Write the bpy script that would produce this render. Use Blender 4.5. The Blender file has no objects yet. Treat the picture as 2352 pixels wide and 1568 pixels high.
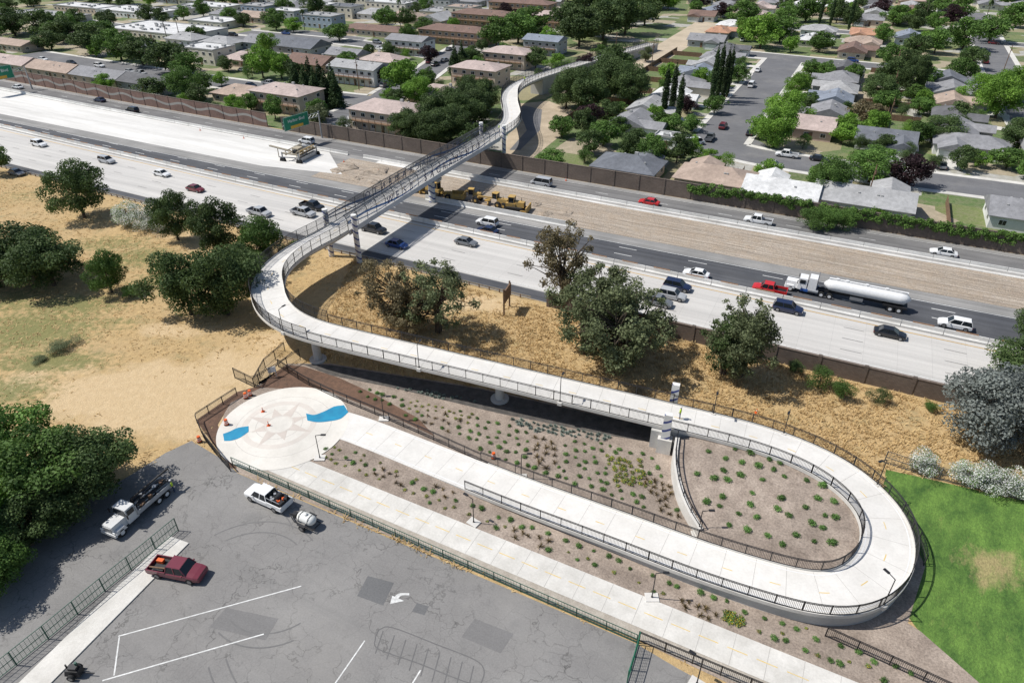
import bpy, math, random, bmesh
import numpy as np
from mathutils import Vector, Matrix, geometry
random.seed(7); rng=np.random.default_rng(7)
TH=math.radians(33); CH=57.0; FP=1568.0
S_,C_=math.sin(TH),math.cos(TH)
col=bpy.context.scene.collection
# ---- survey helpers: plan positions were measured from the air photo -------
def W(px,py,z=0.0):
    u=(px-1176)/FP; v=(784-py)/FP
    t=(CH-z)/(S_-v*C_)
    return Vector((u*t,(C_+v*S_)*t,z))
def PJ(x,y,z=0):
    dz=z-CH; dep=y*C_-dz*S_; up=y*S_+dz*C_
    if dep<=1: return (-9999,-9999)
    return (1176+x/dep*FP,784-up/dep*FP)
AN=-26.5; AR=math.radians(AN)
EA=Vector((math.cos(AR),math.sin(AR),0)); EB=Vector((-math.sin(AR),math.cos(AR),0))
def AB(a,b,z=0.0): return EA*a+EB*b+Vector((0,0,z))
def toAB(p): return (p.dot(EA),p.dot(EB))
# ---- mesh builder ----------------------------------------------------------
class MB:
    def __init__(s): s.v=[];s.f=[];s.m=[]
    def add(s,vs,fs,mi=0):
        o=len(s.v); s.v+= [tuple(x) for x in vs]
        for f in fs: s.f.append(tuple(i+o for i in f)); s.m.append(mi)
    def hexa(s,p,mi=0):
        s.add(p,[(3,2,1,0),(4,5,6,7),(0,1,5,4),(1,2,6,5),(2,3,7,6),(3,0,4,7)],mi)
    def box(s,cx,cy,cz,sx,sy,sz,mi=0,rz=0,tx=1,ty=1):
        c,n=math.cos(rz),math.sin(rz);p=[]
        for zz,fx,fy in((-.5,1,1),(.5,tx,ty)):
            for ax,ay in((-.5,-.5),(.5,-.5),(.5,.5),(-.5,.5)):
                x=ax*sx*fx;y=ay*sy*fy
                p.append((cx+x*c-y*n,cy+x*n+y*c,cz+zz*sz))
        s.hexa(p,mi)
    def beam(s,p,q,w,h,mi=0):
        p=Vector(p);q=Vector(q);d=(q-p).normalized()
        up=Vector((0,0,1)) if abs(d.z)<.95 else Vector((0,1,0))
        r=d.cross(up).normalized();u=r.cross(d)
        P=[]
        for e in(p,q):
            P+=[e-r*w/2-u*h/2,e+r*w/2-u*h/2,e+r*w/2+u*h/2,e-r*w/2+u*h/2]
        s.hexa(P,mi)
    def cyl(s,p,q,r1,r2=None,n=10,mi=0,caps=True):
        if r2 is None:r2=r1
        p=Vector(p);q=Vector(q);d=(q-p).normalized()
        up=Vector((0,0,1)) if abs(d.z)<.95 else Vector((0,1,0))
        r=d.cross(up).normalized();u=r.cross(d);V=[]
        for e,rr in((p,r1),(q,r2)):
            for i in range(n):
                a=2*math.pi*i/n;V.append(e+(r*math.cos(a)+u*math.sin(a))*rr)
        F=[(i,(i+1)%n,n+(i+1)%n,n+i) for i in range(n)]
        if caps:F+=[tuple(range(n-1,-1,-1)),tuple(range(n,2*n))]
        s.add(V,F,mi)
    def ribbon(s,L,R,mi=0):
        n=len(L);s.add(list(L)+list(R),[(n+i,n+i+1,i+1,i) for i in range(n-1)],mi)
    def loft(s,rings,mi=0,caps=True,closed=True):
        n=len(rings[0]);V=[p for r in rings for p in r];F=[]
        for k in range(len(rings)-1):
            for i in range(n if closed else n-1):
                j=(i+1)%n;F.append((k*n+i,k*n+j,(k+1)*n+j,(k+1)*n+i))
        if caps:F+=[tuple(range(n-1,-1,-1)),tuple(range((len(rings)-1)*n,len(rings)*n))]
        s.add(V,F,mi)
    def mesh(s,name,mats,smooth=False):
        me=bpy.data.meshes.new(name);me.from_pydata(s.v,[],s.f)
        for m in(mats if isinstance(mats,(list,tuple)) else [mats]):me.materials.append(m)
        me.polygons.foreach_set('material_index',s.m)
        if smooth:me.polygons.foreach_set('use_smooth',[True]*len(s.f))
        me.update();return me
def ob(name,me,parent=None,loc=None,rz=0,label=None,cat=None,kind=None,group=None,sc=None):
    o=bpy.data.objects.new(name,me);col.objects.link(o)
    if parent:o.parent=parent
    if loc is not None:o.location=loc
    if rz:o.rotation_euler=(0,0,rz)
    if sc:o.scale=sc
    if label:o['label']=label
    if cat:o['category']=cat
    if kind:o['kind']=kind
    if group:o['group']=group
    return o
def empty(name,loc,rz=0,**k): 
    o=ob(name,None,None,loc,rz,**k);o.empty_display_size=.5;return o
# ---- materials -------------------------------------------------------------
def base(name):
    m=bpy.data.materials.new(name);m.use_nodes=True;nt=m.node_tree
    return m,nt.nodes,nt.links,nt.nodes['Principled BSDF']
def c4(c):return (c[0],c[1],c[2],1)
def noise(N,L,vec,scale,detail=5,rough=.6):
    n=N.new('ShaderNodeTexNoise');n.inputs['Scale'].default_value=scale;n.inputs['Detail'].default_value=detail
    n.inputs['Roughness'].default_value=rough
    if vec is not None:L.new(vec,n.inputs['Vector'])
    return n.outputs['Fac']
def mixc(N,L,fac,a,b,mode='MIX'):
    n=N.new('ShaderNodeMix');n.data_type='RGBA';n.blend_type=mode
    for s,v in((n.inputs[0],fac),(n.inputs[6],a),(n.inputs[7],b)):
        if hasattr(v,'is_output'):L.new(v,s)
        elif isinstance(v,(int,float)):s.default_value=v
        else:s.default_value=c4(v)
    return n.outputs[2]
def rng_(N,L,v,a,b,c=0,d=1):
    n=N.new('ShaderNodeMapRange');L.new(v,n.inputs[0])
    for i,x in enumerate((a,b,c,d)):n.inputs[i+1].default_value=x
    return n.outputs[0]
def math_(N,L,op,a,b):
    n=N.new('ShaderNodeMath');n.operation=op
    for s,v in zip(n.inputs,(a,b)):
        if hasattr(v,'is_output'):L.new(v,s)
        else:s.default_value=v
    return n.outputs[0]
def scl(N,L,c,f):
    cc=N.new('ShaderNodeVectorMath');cc.operation='SCALE';L.new(c,cc.inputs[0]);L.new(f,cc.inputs['Scale']);return cc.outputs[0]
def pos(N,L,world=True,rot=0,scale=(1,1,1)):
    if world:
        g=N.new('ShaderNodeNewGeometry').outputs['Position']
    else:g=N.new('ShaderNodeTexCoord').outputs['Object']
    if rot or scale!=(1,1,1):
        r=N.new('ShaderNodeVectorRotate');r.rotation_type='Z_AXIS';r.inputs['Angle'].default_value=rot;L.new(g,r.inputs['Vector'])
        m=N.new('ShaderNodeMapping');m.inputs['Scale'].default_value=scale;L.new(r.outputs[0],m.inputs['Vector']);return m.outputs[0]
    return g
def pm(name,c1,c2=None,scale=1.5,rough=.85,bump=0,metal=0,world=False,st=(1,1,1),big=.12,bigs=.12,fine=0,coat=0):
    m,N,L,B=base(name);c2=c2 or tuple(x*.8 for x in c1)
    p=pos(N,L,world,-AR if world else 0,st)
    f=noise(N,L,p,scale);fr=rng_(N,L,f,.35,.65)
    c=mixc(N,L,fr,c1,c2)
    if big:c=scl(N,L,c,rng_(N,L,noise(N,L,p,bigs,3),.3,.7,1-big,1+big))
    if fine:c=scl(N,L,c,rng_(N,L,noise(N,L,p,scale*9,2,.8),.3,.7,1-fine,1+fine))
    L.new(c,B.inputs['Base Color']);B.inputs['Roughness'].default_value=rough;B.inputs['Metallic'].default_value=metal
    if coat:B.inputs['Coat Weight'].default_value=coat
    if bump:
        b=N.new('ShaderNodeBump');b.inputs['Strength'].default_value=bump;b.inputs['Distance'].default_value=.1
        L.new(f,b.inputs['Height']);L.new(b.outputs[0],B.inputs['Normal'])
    return m
_cache={}
def paint(c,rough=.3,metal=0,coat=.5):
    k=('p',tuple(c),rough,metal)
    if k not in _cache:_cache[k]=pm('paint',c,tuple(x*.93 for x in c),3,rough,0,metal,big=.04,coat=coat)
    return _cache[k]
def plain(name,c,rough=.8,metal=0):
    k=(name,tuple(c))
    if k not in _cache:_cache[k]=pm(name,c,tuple(x*.85 for x in c),2,rough,0,metal,big=.06)
    return _cache[k]
M_black=plain('black_metal',(.018,.018,.02),.5)
M_tyre=plain('tyre_rubber',(.02,.02,.02),.9)
M_rim=plain('rim_metal',(.35,.35,.36),.35,.8)
M_glass=pm('dark_glass',(.012,.016,.02),(.02,.025,.03),1,.08,big=0)
M_conc=pm('bridge_concrete',(.64,.62,.58),(.54,.52,.48),.5,.85,.05,world=True,fine=.05,big=.07)
M_concwall=pm('concrete_wall',(.52,.51,.48),(.42,.41,.39),.6,.9,.1,world=True,fine=.07,big=.15,bigs=.3)
M_whiteline=pm('road_paint',(.72,.72,.70),(.5,.5,.48),3,.7,world=True,fine=.1)
M_yellow=pm('yellow_paint',(.65,.38,.04),(.5,.3,.05),3,.7,world=True)
M_pale_yellow=pm('worn_yellow_paint',(.66,.46,.13),(.62,.50,.27),2,.7,world=True)
M_green=plain('green_metal',(.025,.10,.07),.5)
M_orange=plain('orange_plastic',(.8,.13,.02),.5)
M_white=plain('white_finish',(.78,.78,.77),.4)
M_navy=plain('navy_blue',(.02,.035,.13),.5)
M_steel=plain('galvanised_steel',(.4,.41,.42),.45,.6)
M_bark=pm('bark',(.11,.085,.06),(.06,.045,.035),4,.95,.3)
M_wood=pm('weathered_wood',(.22,.13,.08),(.12,.08,.05),3,.9)
def asphalt(name,c,c2,cracks=0,lane=False,stains=False):
    m,N,L,B=base(name);p=pos(N,L,True,-AR)
    f=rng_(N,L,noise(N,L,p,.12,5),.3,.7);colr=mixc(N,L,f,c,c2)
    colr=scl(N,L,colr,rng_(N,L,noise(N,L,p,6,3,.8),.3,.7,.86,1.14))
    ps=pos(N,L,True,-AR,(.02,1.1,1));colr=scl(N,L,colr,rng_(N,L,noise(N,L,ps,1.0,3),.35,.65,.80 if lane else .96,1.18 if lane else 1.03))
    if cracks:
        nn=N.new('ShaderNodeTexNoise');nn.inputs['Scale'].default_value=.9;nn.inputs['Detail'].default_value=4;L.new(p,nn.inputs['Vector'])
        for sc_,wd,am,of in((.17,.014,cracks,2.6),(.45,.018,cracks*.6,1.2)):
            pd=N.new('ShaderNodeVectorMath');pd.operation='ADD'
            sc=N.new('ShaderNodeVectorMath');sc.operation='SCALE';sc.inputs['Scale'].default_value=of;L.new(nn.outputs['Color'],sc.inputs[0])
            L.new(p,pd.inputs[0]);L.new(sc.outputs[0],pd.inputs[1])
            vo=N.new('ShaderNodeTexVoronoi');vo.feature='DISTANCE_TO_EDGE';vo.inputs['Scale'].default_value=sc_;L.new(pd.outputs[0],vo.inputs['Vector'])
            msk=rng_(N,L,noise(N,L,p,.2,3),.4,.6,.3,1);fr=math_(N,L,'MULTIPLY',rng_(N,L,vo.outputs['Distance'],0.0,wd,am,0),msk)
            colr=mixc(N,L,fr,colr,(.05,.048,.045))
        st=rng_(N,L,noise(N,L,p,.3,5),.58,.78,0,.4);colr=mixc(N,L,st,colr,(.09,.09,.09))
        st=rng_(N,L,noise(N,L,p,.07,6,.7),.5,.75,0,.4);colr=mixc(N,L,st,colr,(.31,.295,.27))
    if stains:
        st=rng_(N,L,noise(N,L,p,.9,4,.75),.64,.74,0,.55);colr=mixc(N,L,st,colr,(.09,.088,.085))
        st=rng_(N,L,noise(N,L,ps,.5,5,.7),.5,.75,0,.35);colr=mixc(N,L,st,colr,(.14,.137,.132))
    L.new(colr,B.inputs['Base Color']);B.inputs['Roughness'].default_value=.9
    return m
M_lot=asphalt('parking_asphalt',(.185,.178,.17),(.25,.242,.23),.7,stains=True)
M_road=asphalt('freeway_asphalt',(.055,.058,.066),(.09,.092,.098),0,True)
M_roadlt=asphalt('old_asphalt',(.21,.205,.195),(.30,.29,.275),0,True)
M_street=asphalt('street_asphalt',(.12,.12,.125),(.16,.16,.165),.25)
def laneconc():
    m,N,L,B=base('lane_concrete');p=pos(N,L,True,-AR)
    ps=pos(N,L,True,-AR,(.015,.55,1));f=rng_(N,L,noise(N,L,ps,1,4),.35,.65);c=mixc(N,L,f,(.57,.55,.515),(.45,.435,.41))
    br=N.new('ShaderNodeTexBrick');br.offset=0;L.new(p,br.inputs['Vector']);br.inputs['Scale'].default_value=1;br.inputs['Brick Width'].default_value=4.6;br.inputs['Row Height'].default_value=3.66
    br.inputs['Mortar Size'].default_value=.02;br.inputs['Color1'].default_value=(1,1,1,1);br.inputs['Color2'].default_value=(.96,.96,.96,1);br.inputs['Mortar'].default_value=(.74,.74,.74,1)
    c=mixc(N,L,1.0,c,br.outputs['Color'],'MULTIPLY')
    c=scl(N,L,c,rng_(N,L,noise(N,L,p,4,4,.8),.3,.7,.94,1.06))
    L.new(c,B.inputs['Base Color']);B.inputs['Roughness'].default_value=.85;return m
M_lane=laneconc()
def brickmat(name,c1,c2,sc=1.0):
    m,N,L,B=base(name);p=pos(N,L,True,-AR)
    s=N.new('ShaderNodeSeparateXYZ');L.new(p,s.inputs[0]);k=N.new('ShaderNodeCombineXYZ');L.new(s.outputs[0],k.inputs[0]);L.new(s.outputs[2],k.inputs[1])
    br=N.new('ShaderNodeTexBrick');L.new(k.outputs[0],br.inputs['Vector']);br.inputs['Scale'].default_value=1/sc;br.inputs['Brick Width'].default_value=.4;br.inputs['Row Height'].default_value=.2
    br.inputs['Mortar Size'].default_value=.012;br.inputs['Color1'].default_value=c4(c1);br.inputs['Color2'].default_value=c4(c2);br.inputs['Mortar'].default_value=c4([x*.6 for x in c1])
    f=rng_(N,L,noise(N,L,k.outputs[0],.25,4),.3,.7,.8,1.2)
    L.new(scl(N,L,br.outputs['Color'],f),B.inputs['Base Color']);B.inputs['Roughness'].default_value=.9;return m
M_brick=brickmat('sound_wall_block',(.165,.13,.105),(.13,.10,.082))
def dirtmat():
    m,N,L,B=base('graded_dirt');p=pos(N,L,True,-AR)
    ps=pos(N,L,True,-AR,(.03,1.0,1));a=noise(N,L,ps,1.6,6,.75);b_=noise(N,L,p,.35,7,.75)
    c=mixc(N,L,rng_(N,L,a,.38,.62),(.50,.43,.35),(.31,.25,.19));c=mixc(N,L,rng_(N,L,b_,.45,.65,0,.8),c,(.40,.315,.23))
    ps2=pos(N,L,True,-AR+.05,(.05,2.2,1));c=scl(N,L,c,rng_(N,L,noise(N,L,ps2,1.5,3,.6),.35,.6,.74,1.1))
    c=scl(N,L,c,rng_(N,L,noise(N,L,p,4,4,.8),.3,.7,.75,1.25));L.new(c,B.inputs['Base Color']);B.inputs['Roughness'].default_value=.95
    bb=N.new('ShaderNodeBump');bb.inputs['Strength'].default_value=1.0;bb.inputs['Distance'].default_value=.45;L.new(math_(N,L,'ADD',a,b_),bb.inputs['Height']);L.new(bb.outputs[0],B.inputs['Normal']);return m
M_dirt=dirtmat()
M_newconc=pm('new_pavement',(.68,.665,.63),(.57,.555,.52),.4,.9,world=True,st=(.1,1,1),fine=.06,big=.13)
M_mulch=pm('gravel_mulch',(.335,.275,.225),(.225,.18,.145),.5,.95,.5,world=True,fine=.3,big=.22,bigs=.08)
M_mulchdk=pm('dark_bark_mulch',(.15,.085,.055),(.10,.06,.04),1.2,.95,.5,world=True,fine=.3)
M_plaza=pm('plaza_concrete',(.68,.65,.59),(.62,.59,.53),.4,.85,world=True,fine=.04)
M_pink=pm('tinted_concrete',(.575,.515,.46),(.54,.48,.425),1,.85,world=True,fine=.05)
M_pink2=pm('pale_tinted_concrete',(.62,.575,.515),(.585,.535,.48),1,.85,world=True,fine=.05)
M_blue=pm('blue_concrete',(.008,.25,.42),(.008,.20,.36),1,.7,world=True)
M_walk=pm('path_concrete',(.62,.60,.555),(.53,.51,.465),.5,.88,world=True,fine=.07,big=.12)
def lawnmat():
    m,N,L,B=base('lawn');p=pos(N,L,True,0.6,(1,.45,1));g0=pos(N,L,True)
    f=rng_(N,L,noise(N,L,p,.4,9,.78),.36,.62);c=mixc(N,L,f,(.035,.09,.014),(.13,.235,.04))
    n1=noise(N,L,p,.3,7,.75)
    g=rng_(N,L,n1,.58,.70,0,.6);c=mixc(N,L,g,c,(.22,.24,.07))
    q=W(2285,1300);vd=N.new('ShaderNodeVectorMath');vd.operation='DISTANCE';L.new(g0,vd.inputs[0]);vd.inputs[1].default_value=(q.x,q.y,0)
    dd=math_(N,L,'ADD',math_(N,L,'DIVIDE',vd.outputs['Value'],3.4),math_(N,L,'MULTIPLY',math_(N,L,'SUBTRACT',n1,.5),4.0))
    c=mixc(N,L,rng_(N,L,dd,.2,.9,.7,0),c,(.40,.30,.15))
    c=scl(N,L,c,rng_(N,L,noise(N,L,p,6,5,.8),.3,.7,.6,1.4))
    L.new(c,B.inputs['Base Color']);B.inputs['Roughness'].default_value=.95
    b=N.new('ShaderNodeBump');b.inputs['Strength'].default_value=.6;b.inputs['Distance'].default_value=.2;L.new(noise(N,L,g0,3,5,.8),b.inputs['Height']);L.new(b.outputs[0],B.inputs['Normal']);return m
M_lawn=lawnmat()
def groundmat():
    m,N,L,B=base('dry_ground');p=pos(N,L,True)
    n1=noise(N,L,p,.12,6,.65);n2=noise(N,L,p,1.0,8,.72);n3=noise(N,L,p,7,3,.8);n4=noise(N,L,p,.28,7,.7)
    c=mixc(N,L,rng_(N,L,n2,.3,.7),(.56,.395,.185),(.32,.22,.105))
    c=mixc(N,L,rng_(N,L,n1,.42,.62,0,.7),c,(.46,.33,.17))
    c=mixc(N,L,rng_(N,L,n4,.53,.66,0,.6),c,(.26,.22,.11))
    ad=N.new('ShaderNodeAttribute');ad.attribute_name='dirt';ag=N.new('ShaderNodeAttribute');ag.attribute_name='green'
    d=math_(N,L,'ADD',ad.outputs['Fac'],math_(N,L,'MULTIPLY',math_(N,L,'SUBTRACT',n1,.5),1.2))
    cd=mixc(N,L,rng_(N,L,n2,.3,.7),(.58,.44,.26),(.49,.355,.195))
    c=mixc(N,L,rng_(N,L,d,.35,.6),c,cd)
    g=math_(N,L,'ADD',ag.outputs['Fac'],math_(N,L,'MULTIPLY',math_(N,L,'SUBTRACT',n2,.5),1.6))
    cg=mixc(N,L,rng_(N,L,n3,.3,.7),(.10,.13,.035),(.21,.20,.07))
    c=mixc(N,L,rng_(N,L,g,.42,.75,0,.85),c,cg)
    c=scl(N,L,c,rng_(N,L,n3,.3,.7,.78,1.22))
    L.new(c,B.inputs['Base Color']);B.inputs['Roughness'].default_value=.95
    b=N.new('ShaderNodeBump');b.inputs['Strength'].default_value=.7;b.inputs['Distance'].default_value=.3;L.new(n2,b.inputs['Height']);L.new(b.outputs[0],B.inputs['Normal'])
    return m
M_ground=groundmat()
def yardmat():
    m,N,L,B=base('yards');p=pos(N,L,True,-AR)
    vo=N.new('ShaderNodeTexVoronoi');vo.distance='CHEBYCHEV';vo.inputs['Scale'].default_value=.085;L.new(p,vo.inputs['Vector'])
    s=N.new('ShaderNodeSeparateXYZ');L.new(vo.outputs['Color'],s.inputs[0])
    r=N.new('ShaderNodeValToRGB');r.color_ramp.interpolation='CONSTANT';L.new(s.outputs[0],r.inputs[0])
    e=r.color_ramp.elements;e[0].position=0;e[0].color=(.09,.15,.04,1);e[1].position=.3;e[1].color=(.28,.25,.14,1)
    for q,cc in((.45,(.14,.18,.055,1)),(.62,(.38,.32,.23,1)),(.78,(.42,.41,.38,1)),(.88,(.09,.13,.04,1))):
        x=e.new(q);x.color=cc
    n=noise(N,L,p,.5,6,.7);c=mixc(N,L,rng_(N,L,n,.4,.65,0,.6),r.outputs[0],(.22,.20,.125))
    c=scl(N,L,c,rng_(N,L,noise(N,L,p,2,5,.8),.3,.7,.65,1.3))
    L.new(c,B.inputs['Base Color']);B.inputs['Roughness'].default_value=.95;return m
M_yard=yardmat()
def leafmat(name,c1,c2,c3=None,var=.35):
    m,N,L,B=base(name)
    a=N.new('ShaderNodeAttribute');a.attribute_name='tone';oi=N.new('ShaderNodeObjectInfo')
    c=mixc(N,L,a.outputs['Fac'],c1,c2)
    c=scl(N,L,c,rng_(N,L,oi.outputs['Random'],0,1,1-var,1+var))
    L.new(c,B.inputs['Base Color']);B.inputs['Roughness'].default_value=.7
    B.inputs['Specular IOR Level'].default_value=.3
    t=N.new('ShaderNodeBsdfTranslucent');L.new(c,t.inputs['Color']);mx=N.new('ShaderNodeMixShader');mx.inputs[0].default_value=.3
    L.new(B.outputs[0],mx.inputs[1]);L.new(t.outputs[0],mx.inputs[2]);L.new(mx.outputs[0],N['Material Output'].inputs['Surface']);return m
LM={'oak':leafmat('oak_leaves',(.035,.066,.02),(.125,.185,.06),var=.2),
 'mid':leafmat('green_leaves',(.05,.105,.022),(.16,.28,.06),var=.3),
 'lime':leafmat('lime_leaves',(.09,.19,.025),(.25,.43,.065),var=.15),
 'grey':leafmat('grey_green_leaves',(.075,.095,.042),(.20,.235,.115),var=.1),
 'brown':leafmat('brown_green_leaves',(.11,.092,.048),(.27,.225,.125),var=.1),
 'purple':leafmat('purple_leaves',(.025,.014,.018),(.07,.035,.04)),
 'silver':leafmat('silver_leaves',(.13,.15,.14),(.32,.35,.32),var=.1),
 'cyp':leafmat('cypress_leaves',(.018,.04,.014),(.065,.105,.035)),
 'plant':leafmat('plant_leaves',(.06,.14,.03),(.18,.33,.085)),
 'bronze':leafmat('bronze_blades',(.09,.07,.03),(.24,.175,.085)),
 'blueg':leafmat('blue_fescue',(.16,.20,.17),(.30,.36,.32)),
 'yel':leafmat('yellow_flowers',(.35,.25,.03),(.70,.50,.05)),
 'wht':leafmat('white_flowers',(.62,.63,.59),(.87,.87,.84),var=.05),
 'dry':leafmat('dry_blades',(.41,.28,.13),(.72,.54,.27),var=0)}
# ---- curve helpers ---------------------------------------------------------
def catmull(P,n=10):
    P=[Vector(p) for p in P];Q=[2*P[0]-P[1]]+P+[2*P[-1]-P[-2]];o=[]
    for i in range(1,len(Q)-2):
        a,b,c,d=Q[i-1:i+3]
        for k in range(n):
            t=k/n;o.append(.5*((2*b)+(c-a)*t+(2*a-5*b+4*c-d)*t*t+(3*b-a-3*c+d)*t**3))
    o.append(P[-1]);return o
def resample(P,step):
    P=[Vector(p) for p in P];L=[0]
    for a,b in zip(P,P[1:]):L.append(L[-1]+(b-a).length)
    n=max(1,int(round(L[-1]/step)));o=[];j=0
    for i in range(n+1):
        s=L[-1]*i/n
        while j<len(P)-2 and L[j+1]<s:j+=1
        t=(s-L[j])/max(1e-9,L[j+1]-L[j]);o.append(P[j].lerp(P[j+1],min(1,t)))
    return o
def smoothc(P,it):
    for _ in range(it):
        P=[P[0]]+[(P[i-1]+P[i]*2+P[i+1])/4 for i in range(1,len(P)-1)]+[P[-1]]
    return P
def tang(P):
    o=[]
    for i in range(len(P)):
        d=P[min(i+1,len(P)-1)]-P[max(i-1,0)];d.z=0;o.append(d.normalized())
    return o
def offs(P,d,dz=0):
    T=tang(P);return [p+Vector((-t.y,t.x,0))*d+Vector((0,0,dz)) for p,t in zip(P,T)]
def poly(name,pts,z,mat,label,cat='ground'):
    P=[Vector((p[0],p[1],z)) for p in pts];tr=geometry.tessellate_polygon([P])
    b=MB();F=[]
    for t in tr:
        a,c,d=P[t[0]],P[t[1]],P[t[2]]
        F.append(t if (c-a).cross(d-a).z>0 else (t[2],t[1],t[0]))
    b.add(P,F);return ob(name,b.mesh(name,mat),label=label,cat=cat,kind='structure')
def PX(l,z=0):return [W(x,y,z) for x,y in l]
def inpoly(x,y,P):
    P=[(p[0],p[1]) for p in P];r=np.zeros(x.shape,bool);n=len(P)
    for i in range(n):
        x1,y1=P[i];x2,y2=P[(i+1)%n]
        if y1==y2:continue
        c=((y1>y)!=(y2>y))&(x<(x2-x1)*(y-y1)/(y2-y1)+x1);r^=c
    return r
# ---- freeway lines ---------------------------------------------------------
LN={'L1':[(0,183),(400,250),(640,298),(1243,405),(1600,462),(2000,528),(2352,584)],
'L2':[(0,208),(230,247),(500,298),(750,347),(1000,398),(1300,450),(1740,527),(2352,628)],
'L3':[(0,264),(400,342),(830,428),(1200,492),(1500,555),(1900,632),(2352,712)],
'L4':[(0,298),(400,372),(700,447),(1120,548),(1400,606),(1600,652),(1800,694),(2000,733),(2352,800)],
'L5':[(0,372),(400,458),(750,562),(1176,657),(1500,735),(1780,795),(2170,880),(2352,918)],
'L6':[(0,388),(400,478),(750,590),(1176,690),(1500,768),(1780,830),(2170,918),(2352,958)]}
rowsA=[];rhs=[];keys=list(LN)
for i,k in enumerate(keys):
    for p in LN[k]:
        a,b=toAB(W(*p));r=[a*a/1e4]+[0]*12;r[1+2*i]=a/100;r[2+2*i]=1;rowsA.append(r);rhs.append(b)
sol=np.linalg.lstsq(np.array(rowsA),np.array(rhs),rcond=None)[0]
def LB(k,a):
    i=keys.index(k);return sol[0]*a*a/1e4+sol[1+2*i]*a/100+sol[2+2*i]
def lerpL(k1,k2,t,a):return LB(k1,a)*(1-t)+LB(k2,a)*t
AA=list(np.arange(-420,221,8.0))
def strip(name,f1,f2,z,mat,label,aa=AA):
    b=MB();b.ribbon([AB(a,f2(a),z) for a in aa],[AB(a,f1(a),z) for a in aa])
    return ob(name,b.mesh(name,mat),label=label,cat='road',kind='structure')
# ---- ground ----------------------------------------------------------------
def axis(lo,hi,st):
    c=list(np.arange(lo,hi,st));l=[];x=lo;s=st
    while x>-3500:s*=1.5;x-=s;l.append(x)
    r=[];x=c[-1];s=st
    while x<4000:s*=1.5;x+=s;r.append(x)
    return np.array(l[::-1]+c+r)
xs=axis(-190,150,1.6);ys=axis(20,330,1.6)
X,Y=np.meshgrid(xs,ys);nx,ny=len(xs),len(ys)
def blobs(L):
    r=np.zeros(X.shape)
    for px,py,rx,ry,am in L:
        p=W(px,py);r=np.maximum(r,am*np.exp(-((X-p.x)/rx)**2-((Y-p.y)/ry)**2))
    return r
DIRT=[(420,940,14,7,1),(300,900,16,8,.9),(560,850,9,6,.9),(120,870,14,6,.6),(1100,700,9,4,.8)]
dirtA=blobs(DIRT+[(620,780,5,5,.8),(380,760,12,3,.6),(450,540,18,3,.5)])
greenA=blobs([(60,760,16,9,.9),(110,830,12,4,.9),(160,700,14,5,.85),(330,590,10,7,.8),(30,690,8,8,.75),(20,900,9,5,.8),(360,650,8,8,.7),(250,560,14,6,.7),(60,450,14,8,.55),(240,740,12,3,.65)])
V=np.stack([X.ravel(),Y.ravel(),np.zeros(X.size)],1)
F=[(j*nx+i,j*nx+i+1,(j+1)*nx+i+1,(j+1)*nx+i) for j in range(ny-1) for i in range(nx-1)]
me=bpy.data.meshes.new('ground');me.from_pydata(V.tolist(),[],F);me.materials.append(M_ground)
for nme,A_ in(('dirt',dirtA),('green',greenA)):
    at=me.attributes.new(nme,'FLOAT','POINT');at.data.foreach_set('value',A_.ravel().astype(np.float32))
ob('ground',me,label='dry straw coloured grass and bare soil',cat='ground',kind='structure')
strip('freeway_base',lambda a:LB('L6',a)+1.0,lambda a:LB('L1',a),.02,M_roadlt,'old grey asphalt under the whole freeway')
strip('concrete_lanes',lambda a:LB('L5',a),lambda a:LB('L4',a)-.8,.05,M_lane,'pale concrete freeway lanes with joints')
strip('asphalt_lanes',lambda a:LB('L4',a)+.3,lambda a:LB('L3',a)-3.6,.05,M_road,'new dark asphalt freeway lanes')
strip('asphalt_shoulder',lambda a:LB('L6',a)+1.2,lambda a:LB('L5',a)-.15,.045,M_road,'dark asphalt shoulder beside the concrete lanes')
a_end=toAB(W(760,375))[0]
strip('graded_median',lambda a:LB('L3',a)-.2,lambda a:LB('L2',a)-1.7,.05,M_dirt,'graded bare dirt in the freeway work zone',[a for a in AA if a>a_end-4])
strip('barrier_strip',lambda a:LB('L2',a)-1.7,lambda a:LB('L2',a)+.8,.055,M_newconc,'pale concrete strip under the temporary barriers',[a for a in AA if a>a_end+10])
b=MB();aa=[a for a in AA if a<a_end-10]+[a_end-6];b.ribbon([AB(a,LB('L2',a)-.5,.06) for a in aa],[AB(a+(14 if k==len(aa)-1 else 0),LB('L3',a)+.3+(4 if k==len(aa)-1 else 0),.06) for k,a in enumerate(aa)])
ob('new_pavement',b.mesh('new_pavement',M_newconc),label='freshly poured white concrete pavement',cat='road',kind='structure')
strip('far_lanes',lambda a:LB('L2',a)+.9,lambda a:LB('L1',a)-1.5,.05,asphalt('far_asphalt',(.12,.118,.116),(.18,.175,.17),0,True),'grey asphalt lanes beside the block wall')
def heap(p,r,hh,lb='heap of loose brown dirt'):
    b=MB();R=[]
    for k in range(6):
        t=k/5;R.append([(p.x+r*(1-t*.9)*math.cos(a)*(1+.25*math.sin(3*a+k+p.x))+random.uniform(-.15,.15),p.y+r*(1-t*.9)*math.sin(a)*(1+.2*math.cos(2*a+p.y))+random.uniform(-.15,.15),.02+hh*t*(1.4-.4*t)+random.uniform(-.12,.12)*(k>0)) for a in[2*math.pi*i/16 for i in range(16)]])
    b.loft(R);ob('dirt_heap',b.mesh('dirt_heap',M_dirt,True),label=lb,cat='dirt heap')
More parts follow.
